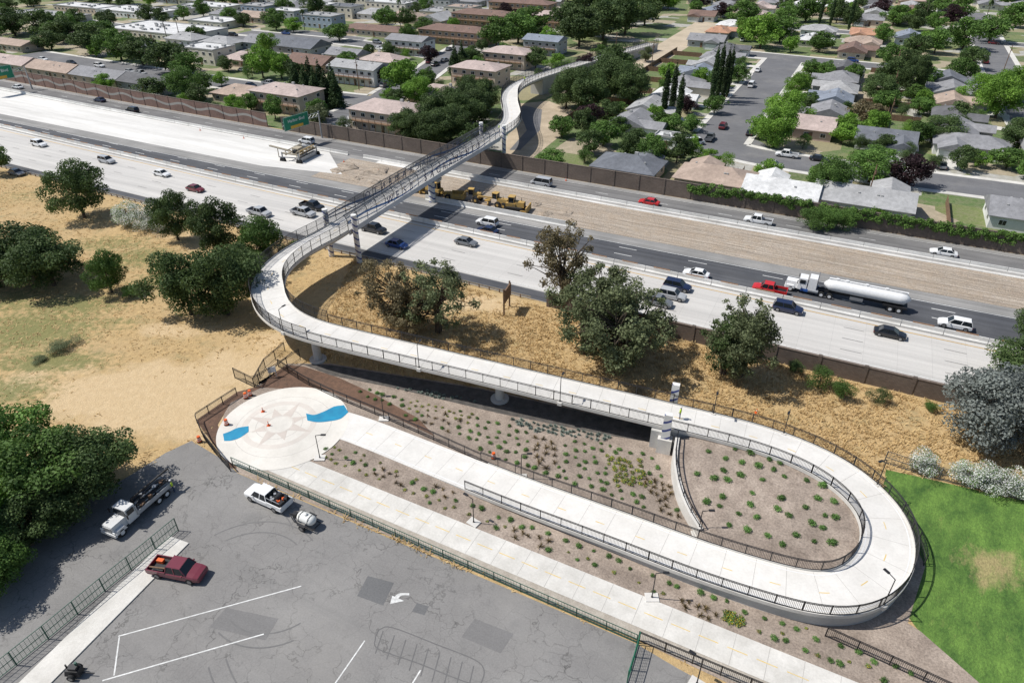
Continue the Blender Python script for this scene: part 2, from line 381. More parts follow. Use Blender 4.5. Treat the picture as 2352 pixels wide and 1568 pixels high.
for px,py,r,hh in((800,385,2.6,.6),(840,398,2.2,.5),(775,392,2,.4),(870,392,3,.5),(920,412,2.2,.5),(1090,462,1.8,.4),(1250,492,1.6,.4),(940,440,2,.6),(900,425,2.4,.4),(820,410,1.6,.4),(860,418,1.8,.4),(1230,470,1.5,.3),(1300,490,1.8,.3)):heap(W(px,py,.04),r,hh)
def dashes(name,fb,on,gap,w,mat,a0,a1,z,label):
    b=MB();a=a0
    while a<a1:
        e=min(a+on,a1)
        P=[AB(q,fb(q),z) for q in(np.linspace(a,e,2) if on<20 else np.linspace(a,e,int((e-a)/8)+2))]
        b.ribbon(offs(P,w/2),offs(P,-w/2));a+=on+gap
    ob(name,b.mesh(name,mat),label=label,cat='road marking',kind='structure')
M_lanedark=plain('dark_lane_mark',(.26,.25,.24),.8)
for t in(.25,.48,.71):
    dashes('lane_marking',lambda a,t=t:lerpL('L5','L4',t,a)-.4,3,11,.14,M_lanedark,-400,200,.075,'dark contrast dashed lane line')
dashes('lane_marking',lambda a:LB('L4',a)-1.9,600,0,.16,M_yellow,-400,200,.075,'yellow edge line')
dashes('lane_marking',lambda a:LB('L5',a)+.7,600,0,.16,M_whiteline,-400,200,.075,'white edge line')
for t in(.37,.60):
    dashes('lane_marking',lambda a,t=t:lerpL('L4','L3',t,a)-.4,3.5,10,.18,M_whiteline,-400,200,.075,'dashed white lane line')
dashes('lane_marking',lambda a:LB('L4',a)+1.3,600,0,.18,M_whiteline,-400,200,.075,'white edge line')
dashes('lane_marking',lambda a:LB('L3',a)-3.9,600,0,.18,M_whiteline,-400,200,.075,'white edge line')
dashes('lane_marking',lambda a:lerpL('L2','L1',.45,a),3,11,.16,M_whiteline,-400,200,.075,'dashed white lane line')
dashes('lane_marking',lambda a:lerpL('L2','L1',.8,a),600,0,.14,M_whiteline,-400,200,.075,'white edge line')
# barriers
M_barr=pm('barrier_concrete',(.72,.71,.68),(.56,.55,.52),.4,.9,world=True,st=(.5,1,1),fine=.08)
M_rust=pm('rust_panel',(.42,.24,.13),(.3,.18,.11),2,.9)
def barrier(fb,a0,a1,h,label,gap=.05,seg=6.0,top=None):
    b=MB();a=a0
    while a<a1:
        p=AB(a+gap,fb(a+gap),.04);q=AB(a+seg-gap,fb(a+seg-gap),.04);d=(q-p).normalized();n=Vector((-d.y,d.x,0));R=[]
        for e in(p,q):
            R.append([e-n*.3,e+n*.3,e+n*.3+Vector((0,0,.1)),e+n*.1+Vector((0,0,.35)),e+n*.08+Vector((0,0,h)),e-n*.08+Vector((0,0,h)),e-n*.1+Vector((0,0,.35)),e-n*.3+Vector((0,0,.1))])
        b.loft(R)
        if top:
            m=(p+q)/2+Vector((0,0,h+.12));b.box(m.x,m.y,m.z,seg*.5,.06,.18,1,AR)
        a+=seg
    ob('concrete_barrier',b.mesh('concrete_barrier',[M_barr,M_rust]),label=label,cat='barrier')
barrier(lambda a:LB('L4',a),-400,200,.95,'concrete median barrier topped with orange-brown glare panels',top=True)
barrier(lambda a:LB('L2',a),a_end+5,200,.95,'white temporary concrete barrier beside graded dirt')
barrier(lambda a:LB('L2',a),-400,a_end,.85,'white temporary concrete barrier beside new pavement')
barrier(lambda a:LB('L2',a)-1.6,a_end+25,200,.8,'white inner concrete barrier along the dirt strip',gap=.01)
a1_,a2_=toAB(W(960,470))[0],toAB(W(1280,505))[0]
barrier(lambda a:LB('L3',a)-.8,a1_,a2_,1.2,'pale concrete retaining barrier at the bridge pier',gap=0)
def wallrun(fb,a0,a1,h,t,mat,label,name='sound_wall',capm=None,step=6):
    b=MB();aa=np.arange(a0,a1+.01,step)
    for a,a2 in zip(aa,aa[1:]):
        p=AB(a,fb(a));q=AB(a2,fb(a2));d=(q-p).normalized();n=Vector((-d.y,d.x,0))*t/2
        b.hexa([p-n,q-n,q+n,p+n]+[x+Vector((0,0,h)) for x in(p-n,q-n,q+n,p+n)],0)
        n2=n*1.25
        b.hexa([x+Vector((0,0,h)) for x in(p-n2,q-n2,q+n2,p+n2)]+[x+Vector((0,0,h+.12)) for x in(p-n2,q-n2,q+n2,p+n2)],1)
        b.box(p.x,p.y,h/2+.1,.5,.5,h+.2,0,AR)
    return ob(name,b.mesh(name,[mat,capm or M_brick]),label=label,cat='wall')
def brickwave():
    m=brickmat('sound_wall_pattern',(.24,.15,.12),(.20,.13,.105));N=m.node_tree.nodes;L=m.node_tree.links;B=N['Principled BSDF']
    src=B.inputs['Base Color'].links[0].from_socket
    p=pos(N,L,True,-AR);s=N.new('ShaderNodeSeparateXYZ');L.new(p,s.inputs[0])
    w=math_(N,L,'SINE',math_(N,L,'MULTIPLY',s.outputs[0],.45),0);z=math_(N,L,'SUBTRACT',s.outputs[2],math_(N,L,'ADD',math_(N,L,'MULTIPLY',w,.5),2.2))
    f=math_(N,L,'LESS_THAN',math_(N,L,'ABSOLUTE',z,0),.35);c=mixc(N,L,f,src,(.34,.32,.29));L.new(c,B.inputs['Base Color']);return m
aw=toAB(W(645,300))[0]
wallrun(lambda a:LB('L1',a)+.3,-420,aw,4.0,.3,brickwave(),'reddish block sound wall with a pale wave band')
wallrun(lambda a:LB('L1',a)+.3,aw+.3,200,3.6,.3,M_brick,'long brown concrete block sound wall')
as_=toAB(W(1228,738))[0]
wallrun(lambda a:LB('L6',a),as_,200,2.6,.35,M_brick,'brown block wall between dry grass and freeway')
b=MB();aa=np.arange(-330,as_-2,2)
P=[AB(a,LB('L6',a)+.6,.65) for a in aa];
for p,q in zip(P,P[1:]):
    b.beam(p,q,.06,.3,0);b.box(p.x,p.y,.35,.15,.15,.7,1,AR)
ob('guardrail',b.mesh('guardrail',[M_steel,M_wood]),label='galvanised guardrail on wooden posts beside freeway',cat='guardrail')
# ---- near surfaces ---------------------------------------------------------
MUL=[(600,880),(660,835),(760,835),(1100,890),(1540,985),(1750,1010),(1950,1060),(2060,1160),(2125,1300),(2085,1430),(2115,1450),(2250,1568),(2420,1660),(1950,1700),(1462,1468),(545,1085),(500,1010),(520,930)]
LOT=[(545,1086),(520,1060),(440,1012),(380,1040),(310,1085),(180,1160),(0,1215),(-300,1350),(-300,1900),(2200,1900),(1620,1568),(1560,1536),(1462,1478)]
LAW=[(2035,1078),(2100,1092),(2352,1150),(2700,1240),(2700,1900),(2450,1700),(2240,1568),(2110,1448),(2000,1300)]
poly('lawn',PX(LAW),.012,M_lawn,'mown green lawn with dry patches')
poly('planting_bed',PX(MUL),.024,M_mulch,'grey brown gravel planting bed')
poly('bark_bed',PX([(590,880),(640,850),(760,900),(900,955),(1000,1003),(960,960),(860,905),(780,868),(700,842),(660,838)]),.03,M_mulchdk,'reddish brown bark bed beside the fence')
poly('bark_bed',PX([(450,965),(545,900),(600,885),(640,850),(700,875),(760,905),(700,895),(600,890),(530,925),(500,975),(512,1020),(545,1075),(530,1075)]),.034,M_mulchdk,'dark bark mulch around the round plaza')
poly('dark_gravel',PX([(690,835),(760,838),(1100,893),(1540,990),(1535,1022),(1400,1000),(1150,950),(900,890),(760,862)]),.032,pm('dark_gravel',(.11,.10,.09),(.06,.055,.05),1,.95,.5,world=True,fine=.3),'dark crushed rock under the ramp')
poly('parking_lot',PX(LOT),.02,M_lot,'cracked grey asphalt parking lot')
PC=W(652,978);PR=8.2
def disc(c,r,z,n=72):return [(c.x+r*math.cos(2*math.pi*i/n),c.y+r*math.sin(2*math.pi*i/n)) for i in range(n)]
poly('plaza',disc(PC,PR,0),.10,M_plaza,'round concrete plaza with compass rose')
RC=W(642,975)
def annul(c,r1,r2,z,mat,name,label,n=72):
    b=MB();A=[Vector((c.x+r1*math.cos(2*math.pi*i/n),c.y+r1*math.sin(2*math.pi*i/n),z)) for i in range(n+1)];Bq=[Vector((c.x+r2*math.cos(2*math.pi*i/n),c.y+r2*math.sin(2*math.pi*i/n),z)) for i in range(n+1)]
    b.ribbon(A,Bq);ob(name,b.mesh(name,mat),label=label,cat='paving',kind='structure')
annul(RC,4.0,4.75,.106,M_pink2,'compass_ring','pale tinted ring of the compass rose')
b=MB()
for k in range(8):
    a=math.pi/4*k+AR+math.radians(8);r=4.7 if k%2==0 else 3.5
    pt=lambda rr,aa,z:(RC.x+rr*math.cos(aa),RC.y+rr*math.sin(aa),z)
    b.add([pt(1.85,a-.36,.112),pt(r,a,.112),pt(1.85,a+.36,.112)],[(0,1,2)])
ob('compass_star',b.mesh('compass_star',M_pink),label='eight pointed tinted compass star',cat='paving',kind='structure')
annul(RC,1.62,1.8,.118,M_pink2,'compass_ring','small ring around the compass centre')
for rr in(2.9,6.0):annul(PC if rr>5 else RC,rr,rr+.03,.104,plain('plaza_joint_tone',(.36,.33,.30),.9),'plaza_joint','thin sawn circular joint in plaza')  # thin circular joint lines in one even, darker concrete colour
def river(T,Bt,nm):
    b=MB();A=catmull(PX(T,.122),10);Bq=catmull(PX(Bt,.122),10);b.ribbon(A,Bq);ob('river_inlay',b.mesh('river_inlay',M_blue),label=nm,cat='paving',kind='structure')
river([(703,949),(722,952),(745,944),(768,933),(790,930)],[(706,965),(728,969),(755,967),(782,961),(800,946)],'blue river shaped inlay in the plaza')
river([(512,996),(528,990),(546,982),(571,978)],[(515,1012),(532,1011),(552,1004),(571,991)],'blue river shaped inlay in the plaza')
def ribpath(name,P,w,z,mat,label,th=.0):
    P=resample(P,2.0);b=MB();L_,R_=offs(P,w/2),offs(P,-w/2)
    for l in(L_,R_):
        for p in l:p.z=z
    b.ribbon(L_,R_);
    if th:
        D=lambda Q:[Vector((p.x,p.y,p.z-th)) for p in Q]
        b.ribbon(D(L_),L_);b.ribbon(R_,D(R_))
    return ob(name,b.mesh(name,mat),label=label,cat='path',kind='structure')
PA0=PX([(640,1060),(2000,1622)])
ribpath('ground_path',PA0,3.5,.07,M_walk,'pale concrete multi use path')
dp=(PA0[1]-PA0[0]).normalized();nn_=Vector((-dp.y,dp.x,0))
b=MB();L0=(PA0[1]-PA0[0]).length;s=1.5
while s<L0-2:
    p=PA0[0]+dp*s;P=[p,p+dp*1.8];b.ribbon([q+nn_*.05+Vector((0,0,.078)) for q in P],[q-nn_*.05+Vector((0,0,.078)) for q in P]);s+=2.6
ob('path_marking',b.mesh('path_marking',M_pale_yellow),label='dashed yellow centre line on path',cat='road marking',kind='structure')
b=MB();s=0
M_joint=plain('joint_line',(.40,.38,.35),.9)
while s<L0:
    p=PA0[0]+dp*s+Vector((0,0,.076));b.ribbon([p+nn_*1.72-dp*.02,p+nn_*1.72+dp*.02],[p-nn_*1.72-dp*.02,p-nn_*1.72+dp*.02]);s+=3.0
ob('path_joint',b.mesh('path_joint',M_joint),label='sawn joints across the path',cat='road marking',kind='structure')
poly('dirt_verge',[PA0[0]-nn_*1.75-dp*1,PA0[1]-nn_*1.75,PA0[1]-nn_*3.0,PA0[0]-nn_*3.0-dp*4],.05,pm('verge_dirt',(.42,.38,.32),(.33,.29,.24),1,.95,.3,world=True,fine=.2),'bare dirt verge beside parking fence')
ribpath('sidewalk',PX([(412,1240),(60,1590),(-60,1710)]),2.6,.14,M_walk,'concrete sidewalk beside parking lot',.12)
b=MB()
def mark(p,q,w=.13,z=.032):
    p=W(*p,z);q=W(*q,z);d=(q-p).normalized();n=Vector((-d.y,d.x,0))*w/2;b.ribbon([p+n,q+n],[p-n,q-n])
for p,q in(((272,1460),(692,1345)),((274,1462),(262,1550)),((235,1562),(606,1455)),((765,1575),(838,1470)),((945,1572),(966,1538)),((1010,1700),(1100,1600))):mark(p,q)
ob('parking_marking',b.mesh('parking_marking',M_whiteline),label='worn white parking bay lines',cat='road marking',kind='structure')
b=MB()
A=catmull(PX([(912,1376),(922,1367),(940,1366)],.034),6);Bq=catmull(PX([(903,1372),(917,1362),(940,1361)],.034),6);b.ribbon(A,Bq)
b.add(PX([(896,1386),(928,1379),(901,1367)],.036),[(0,1,2)])
ob('arrow_marking',b.mesh('arrow_marking',M_whiteline),label='worn white curved arrow on asphalt',cat='road marking',kind='structure')
M_patch=asphalt('patch_asphalt',(.12,.12,.12),(.15,.15,.15))
M_patch2=asphalt('old_patch_asphalt',(.155,.15,.145),(.19,.185,.18))
poly('asphalt_patch',PX([(845,1322),(905,1338),(880,1390),(820,1368)]),.026,M_patch,'dark repaired asphalt patch')
poly('asphalt_patch',PX([(958,1384),(985,1392),(975,1412),(946,1404)]),.026,M_patch,'small dark repaired asphalt patch')
poly('asphalt_patch',PX([(520,1395),(640,1420),(610,1470),(480,1440)]),.023,M_patch2,'faint repaired asphalt patch')
poly('asphalt_patch',PX([(1090,1420),(1180,1455),(1150,1500),(1060,1462)]),.023,M_patch2,'faint repaired asphalt patch')
b=MB();M_fade=plain('faded_line',(.145,.142,.14),.9)
for (p,q) in [((880+i*26,1448+i*10),(862+i*26,1500+i*13)) for i in range(9)]:mark(p,q,.10,.029)
Lp=catmull(PX([(870,1445),(900,1440),(1000,1478),(1100,1520),(1108,1560),(1080,1568),(960,1522),(870,1490),(862,1465),(870,1445)],.030),6);b.ribbon(offs(Lp,.05),offs(Lp,-.05))
ob('faded_marking',b.mesh('faded_marking',M_fade),label='blacked out hatched island marking',cat='road marking',kind='structure')
b=MB();M_tm=plain('tyre_mark',(.165,.162,.158),.9);zq=.027
for c_,r_,a0,a1 in(((560,1330),6,.8,2.2),((560,1330),7.5,.7,2.3),((640,1350),5,3.9,5.4),((470,1290),9,.5,1.4),((470,1290),10.6,.5,1.3),((900,1330),16,3.7,4.3),((900,1330),17.5,3.7,4.3),((640,1350),6.4,4.0,5.2)):
    zq+=.0003;c=W(*c_);A=[Vector((c.x+r_*math.cos(t),c.y+r_*math.sin(t),zq)) for t in np.linspace(a0,a1,24)];b.ribbon(offs(A,.07),offs(A,-.07))
ob('tyre_marks',b.mesh('tyre_marks',M_tm),label='faint curved tyre marks on asphalt',cat='road marking',kind='structure')
# ---- FOOTBRIDGE ------------------------------------------------------------
CL=[(752,965,.09),(800,978,.09),(860,1000,.09),(930,1028,.10),(1010,1060,.14),(1200,1135,.5),(1400,1208,.9),(1600,1283,1.25),(1740,1328,1.5),(1850,1358,1.65),(1925,1366,1.75),(1985,1345,1.85),(2028,1300,1.95),(2044,1238,2.1),(2022,1175,2.2),(1965,1115,2.35),(1885,1062,2.5),(1790,1022,2.65),(1700,994,2.8),(1540,955,3.1),(1320,903,3.6),(1100,851,4.1),(900,804,4.6),(760,770,5.0),(700,753,5.2),(652,730,5.4),(624,700,5.6),(614,662,5.8),(625,626,6.0),(660,592,6.25),(705,563,6.4),(760,535,6.5),(885,457,6.7),(1000,390,6.8),(1080,341,6.8),(1140,306,6.7),(1166,288,6.65),(1176,270,6.6),(1174,250,6.5),(1170,232,6.4),(1173,214,6.3),(1188,198,6.1),(1215,184,5.8),(1262,168,5.4),(1330,147,4.8),(1420,122,3.8),(1500,100,2.6)]
cp=[W(x,y,z) for x,y,z in CL]
cw=resample(catmull(cp,12),.5);cw=smoothc(cw,16)
def nearest(P,q):return min(range(len(P)),key=lambda i:(P[i].xy-q.xy).length)
iA=nearest(cw,W(775,526,6.5));iB=nearest(cw,W(1125,313,6.7))
for i in range(iA,iB+1):
    t=(i-iA)/(iB-iA);cw[i]=cw[iA].lerp(cw[iB],t)+Vector((0,0,.25*math.sin(math.pi*t)))
cw=smoothc(cw,12)
i0=nearest(cw,W(1095,1098,.3));iT=nearest(cw,W(1535,955,3.1));iC=nearest(cw,W(730,762,5.1));iF=nearest(cw,W(1235,177,5.6));N_=len(cw)
BW=4.9
bridge=empty('footbridge',(0,0,0),label='long curving concrete footbridge and ramp crossing the freeway',cat='footbridge')
def section(P,prof):
    T=tang(P);R=[]
    for p,t in zip(P,T):
        n=Vector((-t.y,t.x,0));R.append([p+n*x+Vector((0,0,z)) for x,z in prof])
    return R
M_deck=pm('deck_concrete',(.68,.66,.62),(.61,.59,.55),.4,.85,.03,world=True,fine=.05,big=.07)
h=BW/2
b=MB();b.loft(section(cw,[(-h,-.0),(h,0),(h,-.4),(-h,-.4)]));ob('deck',b.mesh('deck',M_deck),bridge)
b=MB()
for sg in(1,-1):
    b.loft(section(cw[i0:],[(sg*(h-.02),-.25),(sg*(h+.14),-.25),(sg*(h+.14),.18),(sg*(h-.02),.18)]))
ob('kerb',b.mesh('kerb',M_conc),bridge)
b=MB();b.loft(section(cw[iT-4:iF+4],[(-1.7,-.39),(1.7,-.39),(1.25,-1.35),(-1.25,-1.35)]));ob('girder',b.mesh('girder',M_concwall),bridge)
def solid(P,hw,nm):
    b=MB();T=tang(P);R=[]
    for p,t in zip(P,T):
        n=Vector((-t.y,t.x,0));A=p+n*hw;B_=p-n*hw;R.append([A+Vector((0,0,-.3)),B_+Vector((0,0,-.3)),Vector((B_.x,B_.y,-.35)),Vector((A.x,A.y,-.35))])
    b.loft(R);ob(nm,b.mesh(nm,M_concwall),bridge)
solid(cw[:iT+2],h-.1,'ramp_wall');solid(cw[iF-1:],h-.1,'ramp_wall')
b=MB();p=cw[iT+2];t=tang(cw)[iT+2];b.box(p.x,p.y,(p.z-.4)/2,1.6,6.0,p.z-.4,0,math.atan2(t.y,t.x));ob('abutment',b.mesh('abutment',M_concwall),bridge)
b=MB()
for o in(h-.42,-(h-.42)):
    P=cw[8:iT];b.ribbon(offs(P,o+.05,.008),offs(P,o-.05,.008))
ob('edge_line',b.mesh('edge_line',M_white),bridge)
b=MB()
for i in range(12,N_-8,9):
    P=cw[i:i+3];b.ribbon(offs(P,.05,.008),offs(P,-.05,.008))
ob('centre_line',b.mesh('centre_line',M_pale_yellow),bridge)
b=MB();T=tang(cw)
for i in range(12,N_,6):
    n=Vector((-T[i].y,T[i].x,0));p=cw[i]+Vector((0,0,.005));b.ribbon([p+n*(h-.1)-T[i]*.018,p+n*(h-.1)+T[i]*.018],[p-n*(h-.1)-T[i]*.018,p-n*(h-.1)+T[i]*.018])
ob('deck_joint',b.mesh('deck_joint',M_joint),bridge)
def railing(P,hgt,pick,name,parent,post=2.4,mesh=False,mat=None,pw=.022,wire=.014,rail=.055):
    b=MB();Q=resample(P,.8)
    for a,c in zip(Q,Q[1:]):
        for z in((.12,hgt*.88,hgt) if not mesh else (.12,hgt*.5,hgt)):
            b.beam(a+Vector((0,0,z)),c+Vector((0,0,z)),rail,rail)
    for q in resample(P,post):b.box(q.x,q.y,q.z+hgt/2,.085,.085,hgt,0)
    Q=resample(P,pick)
    for q in Q:b.box(q.x,q.y,q.z+hgt/2+.03,pw,pw,hgt-.12,0)
    if mesh:
        for k in range(1,int(hgt/.2)):
            Q=resample(P,1.2)
            for a,c in zip(Q,Q[1:]):b.beam(a+Vector((0,0,k*.2)),c+Vector((0,0,k*.2)),wire,wire)
    return ob(name,b.mesh(name,mat or M_black),parent)
# screen fence whose top third curves inwards over the deck
def cage(P,name,parent,mat,inw,hgt=2.7,pick=.13,post=3.0,pw=.022,wire=.02):
    T=tang(P);prof=[(0,0),(0,.9),(0,1.7),(.14,2.2),(.42,2.6),(.75,2.8)]
    def at(i,k):
        n=Vector((-T[i].y,T[i].x,0))*inw;x,z=prof[k];return P[i]+n*x+Vector((0,0,z))
    b=MB();n_p=len(P);st=2
    for k,r in((0,.06),(2,.05),(5,.06)):
        for i in range(0,n_p-st,st):b.beam(at(i,k),at(i+st,k),r,r)
    ps=0
    for i in range(n_p-1):
        L_=(P[i+1]-P[i]).length;m=max(1,int(round(L_/pick)))
        for j in range(m):
            t=j/m
            for k in range(5):b.beam(at(i,k).lerp(at(i+1,k),t),at(i,k+1).lerp(at(i+1,k+1),t),pw,pw)
        if i%6==0:
            for k in range(5):b.beam(at(i,k),at(i,k+1),.09,.09)
    for s in range(1,14):
        z=s*.2;
        for i in range(0,n_p-st,st):
            def pt(ii):
                for k in range(5):
                    if prof[k][1]<=z<=prof[k+1][1]:
                        return at(ii,k).lerp(at(ii,k+1),(z-prof[k][1])/(prof[k+1][1]-prof[k][1]))
                return at(ii,5)
            b.beam(pt(i),pt(min(i+st,n_p-1)),wire,wire)
    return ob(name,b.mesh(name,mat),parent)
EL=offs(cw,h+.04,.12);ER=offs(cw,-(h+.04),.12)
for E in(EL,ER):
    railing(E[i0+(0 if E is ER else -2):iT+1],1.35,.15,'railing',bridge,pw=.026)
    railing(E[iT:iC+1],1.5,.15,'railing',bridge,pw=.026)
    railing(E[iC:iA+1],2.0,.14,'railing',bridge,mesh=True)
    railing(E[iB:],1.9,.2,'railing',bridge,mesh=True)
M_cage=plain('grey_mesh',(.085,.09,.10),.5,.3)
cage(EL[iA:iB+1],'railing',bridge,M_cage,-1);cage(ER[iA:iB+1],'railing',bridge,M_cage,1)
b=MB()
for sg in(1,-1):b.loft(section(cw[iA:iB+1],[(sg*(h+.1),-.75),(sg*(h+.22),-.75),(sg*(h+.22),.2),(sg*(h+.1),.2)]))
ob('fascia',b.mesh('fascia',pm('fascia_paint',(.50,.51,.53),(.44,.46,.48),.5,.7,world=True)),bridge)
d_=(cw[iB]-cw[iA]).normalized();d_.z=0;d_.normalize();n_=Vector((-d_.y,d_.x,0))
def text_mesh(s,size,ext=.02,sp=1.0):
    cu=bpy.data.curves.new('lettering','FONT');cu.body=s;cu.size=size;cu.extrude=ext;cu.space_character=sp;cu.align_x='CENTER'
    o=bpy.data.objects.new('tmp_text',cu);col.objects.link(o);bpy.context.view_layer.update()
    me=bpy.data.meshes.new_from_object(o.evaluated_get(bpy.context.evaluated_depsgraph_get()));bpy.data.objects.remove(o);me.name='lettering';return me
LET={c:text_mesh(c,2.15,.02) for c in sorted(set('WESTSACRAMENTO'))}
for m_ in LET.values():m_.materials.clear();m_.materials.append(M_navy)
pc=cw[nearest(cw,W(985,397,6.9))]
M_wave=plain('wave_blue',(.05,.17,.42),.5);M_wavel=plain('wave_pale',(.40,.47,.58),.5)
for sg in(-1,1):
    xd=d_ if sg<0 else -d_;nd=xd.cross(Vector((0,0,1)))
    for k,chh in enumerate('WEST SACRAMENTO'):
        if chh==' ':continue
        bp_=pc+xd*((k-7)*2.65)+n_*(sg*(h+.18));bp_.z=cw[nearest(cw,bp_)].z+.45
        o=ob('letter',LET[chh],bridge);o.matrix_local=Matrix(((xd.x,0,nd.x,bp_.x),(xd.y,0,nd.y,bp_.y),(0,1,0,bp_.z),(0,0,0,1)))
    for mt,ph,amp,wm_ in((M_wave,1,.65,.16),(M_wavel,2.6,.6,.09)):
        b=MB();L1_,L2_=[],[]
        for i in range(iA,iB+1):
            q=cw[i]+n_*(sg*(h+.12-.01*ph));s=(i-iA)*.5;zz=1.1+amp*math.sin(s*.2+ph)
            wd=.04+wm_*abs(math.sin(s*.1+.5*ph))
            L1_.append(q+Vector((0,0,zz+wd)));L2_.append(q+Vector((0,0,zz-wd)))
        b.ribbon(L1_,L2_);ob('wave_panel',b.mesh('wave_panel',mt),bridge)
def bandmat():
    m,N,L,B=base('banded_pylon');g=N.new('ShaderNodeTexCoord').outputs['Object'];s=N.new('ShaderNodeSeparateXYZ');L.new(g,s.inputs[0])
    ang=math_(N,L,'ADD',math_(N,L,'MULTIPLY',s.outputs[0],2.3),math_(N,L,'MULTIPLY',s.outputs[1],1.6))
    z=math_(N,L,'ADD',s.outputs[2],math_(N,L,'MULTIPLY',math_(N,L,'SINE',ang,0),.3))
    f=math_(N,L,'FRACT',math_(N,L,'MULTIPLY',z,.78),0);g2=math_(N,L,'GREATER_THAN',f,.74)
    c=mixc(N,L,g2,(.70,.69,.66),(.05,.07,.23));L.new(c,B.inputs['Base Color']);B.inputs['Roughness'].default_value=.7;return m
M_band=bandmat()
def column(p,zt,r,zb=0,foot=False,mat=None):
    b=MB();b.cyl((0,0,0),(0,0,zt-zb),r,r,20)
    if foot:b.cyl((0,0,0),(0,0,.25),1.25,1.25,24,1)
    o=ob('column',b.mesh('column',[mat or M_concwall,M_concwall],False),bridge,(p.x,p.y,zb));o.rotation_euler=(0,0,AR)
for i in(iA+2,iB+2):
    for sg in(1,-1):column(cw[i]+n_*sg*(h+.75),cw[i].z+2.9,.5,mat=M_band)
pm_=W(978,461);im=min(range(iA,iB),key=lambda i:abs((cw[i]-pm_).dot(d_)))
column(cw[im],cw[im].z-1.2,.75,mat=M_band)
b=MB();q=cw[im];b.box(q.x,q.y,q.z-1.5,1.4,4.4,.7,0,math.atan2(d_.y,d_.x),1,1.1);ob('pier_cap',b.mesh('pier_cap',M_concwall),bridge)
for px,py in((706,838),(1140,926),(1195,262)):
    i=nearest(cw,W(px,py-60 if px<1150 else py-45,4.5 if px<1150 else 6.4));column(cw[i],cw[i].z-1.3,.6,foot=True)
tt=tang(cw)[iT];tn=Vector((-tt.y,tt.x,0))
for sg in(1,-1):
    p=cw[iT]+tn*sg*(h+.7);zt=cw[iT].z+2.7
    b=MB();b.box(0,0,zt/2,1.15,.75,zt,0,0,.8,.85);b.box(0,0,1.1,1.7,1.2,2.2,1)
    o=ob('pylon',b.mesh('pylon',[M_band,M_conc]),bridge,(p.x,p.y,0));o.rotation_euler=(0,0,math.atan2(tt.y,tt.x))
RWp=smoothc(resample(catmull([W(1556,1005,2.6),W(1551,1050,2.3),W(1560,1110,1.9),W(1580,1165,1.5),W(1610,1215,1.2)],10),.6),3)
jlo=nearest(cw,W(1620,1290,1.3));inner=offs(cw,h-.12)[jlo-4:iT-6]
bnd=[p+Vector((0,0,-.3)) for p in inner]+[p+Vector((0,0,-.25)) for p in RWp]
Am=np.array([[p.x,p.y,1] for p in bnd]);pl_=np.linalg.lstsq(Am,np.array([p.z for p in bnd]),rcond=None)[0]
bz=lambda x,y:pl_[0]*x+pl_[1]*y+pl_[2]
cx_=sum(p.x for p in bnd)/len(bnd);cy_=sum(p.y for p in bnd)/len(bnd)
b=MB();rings=[]
for k in range(6):
    t=1-k/6;rings.append([(cx_+(p.x-cx_)*t,cy_+(p.y-cy_)*t,(p.z if k==0 else bz(cx_+(p.x-cx_)*t,cy_+(p.y-cy_)*t))) for p in bnd])
b.loft(rings,caps=False);n=len(bnd);o_=len(b.v);b.v.append((cx_,cy_,bz(cx_,cy_)))
for i in range(n):b.f.append(((5*n)+i,(5*n)+(i+1)%n,o_));b.m.append(0)
ob('raised_bed',b.mesh('raised_bed',M_mulch,True),label='raised gravel planting bed inside the ramp loop',cat='ground',kind='structure')
b=MB();R=[]
for p,t in zip(RWp,tang(RWp)):
    n=Vector((-t.y,t.x,0));R.append([p+n*.25+Vector((0,0,.1)),p-n*.25+Vector((0,0,.1)),Vector((p.x-n.x*.25,p.y-n.y*.25,-.05)),Vector((p.x+n.x*.25,p.y+n.y*.25,-.05))])
b.loft(R);ob('retaining_wall',b.mesh('retaining_wall',M_conc),label='curved white concrete retaining wall between planting beds',cat='wall')
def fence(l,hgt,label,mat=M_black,pick=.15,post=2.4,cat='fence',name='fence',z=0.03,mesh=False,world=False):
    P=l if world else resample([W(x,y,z) for x,y in l],.6)
    o=railing(P,hgt,pick,name,None,post=post,mesh=mesh,mat=mat);o['label']=label;o['category']=cat;return o
fence([p+Vector((0,0,.1)) for p in RWp],1.0,'black handrail on the curved white retaining wall',world=True,name='handrail',cat='handrail',pick=.6)
fence([(640,842),(700,880),(762,910),(870,955),(1000,1012),(1105,1060)],1.35,'black picket fence between planting bed and ramp')
fence([(545,908),(452,968),(470,1010),(500,1048),(530,1082)],1.35,'black picket fence curving around the round plaza')
fence([(540,868),(585,890),(640,858),(690,825)],1.8,'black picket gate fence at the bark bed')
fence([(585,890),(610,845),(655,806)],1.6,'black picket gate standing open',name='gate',cat='gate')
fence([(1466,1470),(1560,1510),(1660,1552),(1790,1606)],1.35,'black picket fence beside the ground path')
fence([(1895,1460),(2050,1530),(2200,1600)],1.35,'black picket fence below the ramp loop')
PF=resample([PA0[0]-nn_*2.9-dp*4.5,W(1462,1476)],.8);fence([p+Vector((0,0,.03)) for p in PF],1.2,'dark green chain link fence along the parking lot',M_green,.3,3.0,mesh=True,world=True)
fence([(-40,1590),(120,1460),(250,1350),(330,1285),(410,1218)],1.9,'green chain link fence beside sidewalk',M_green,.35,3.0,mesh=True)
fence([(1440,1568),(1452,1530),(1466,1480)],1.9,'green chain link gate frame by the path',plain('gate_green',(.02,.16,.09),.5),.3,1.5,mesh=True)
fence([(2030,1062),(2120,1092),(2352,1150),(2500,1190)],1.8,'grey chain link fence between dry grass and lawn',plain('fence_grey',(.12,.12,.12),.6),.35,3,mesh=True)
oP=offs(cw,-(h+1.4))
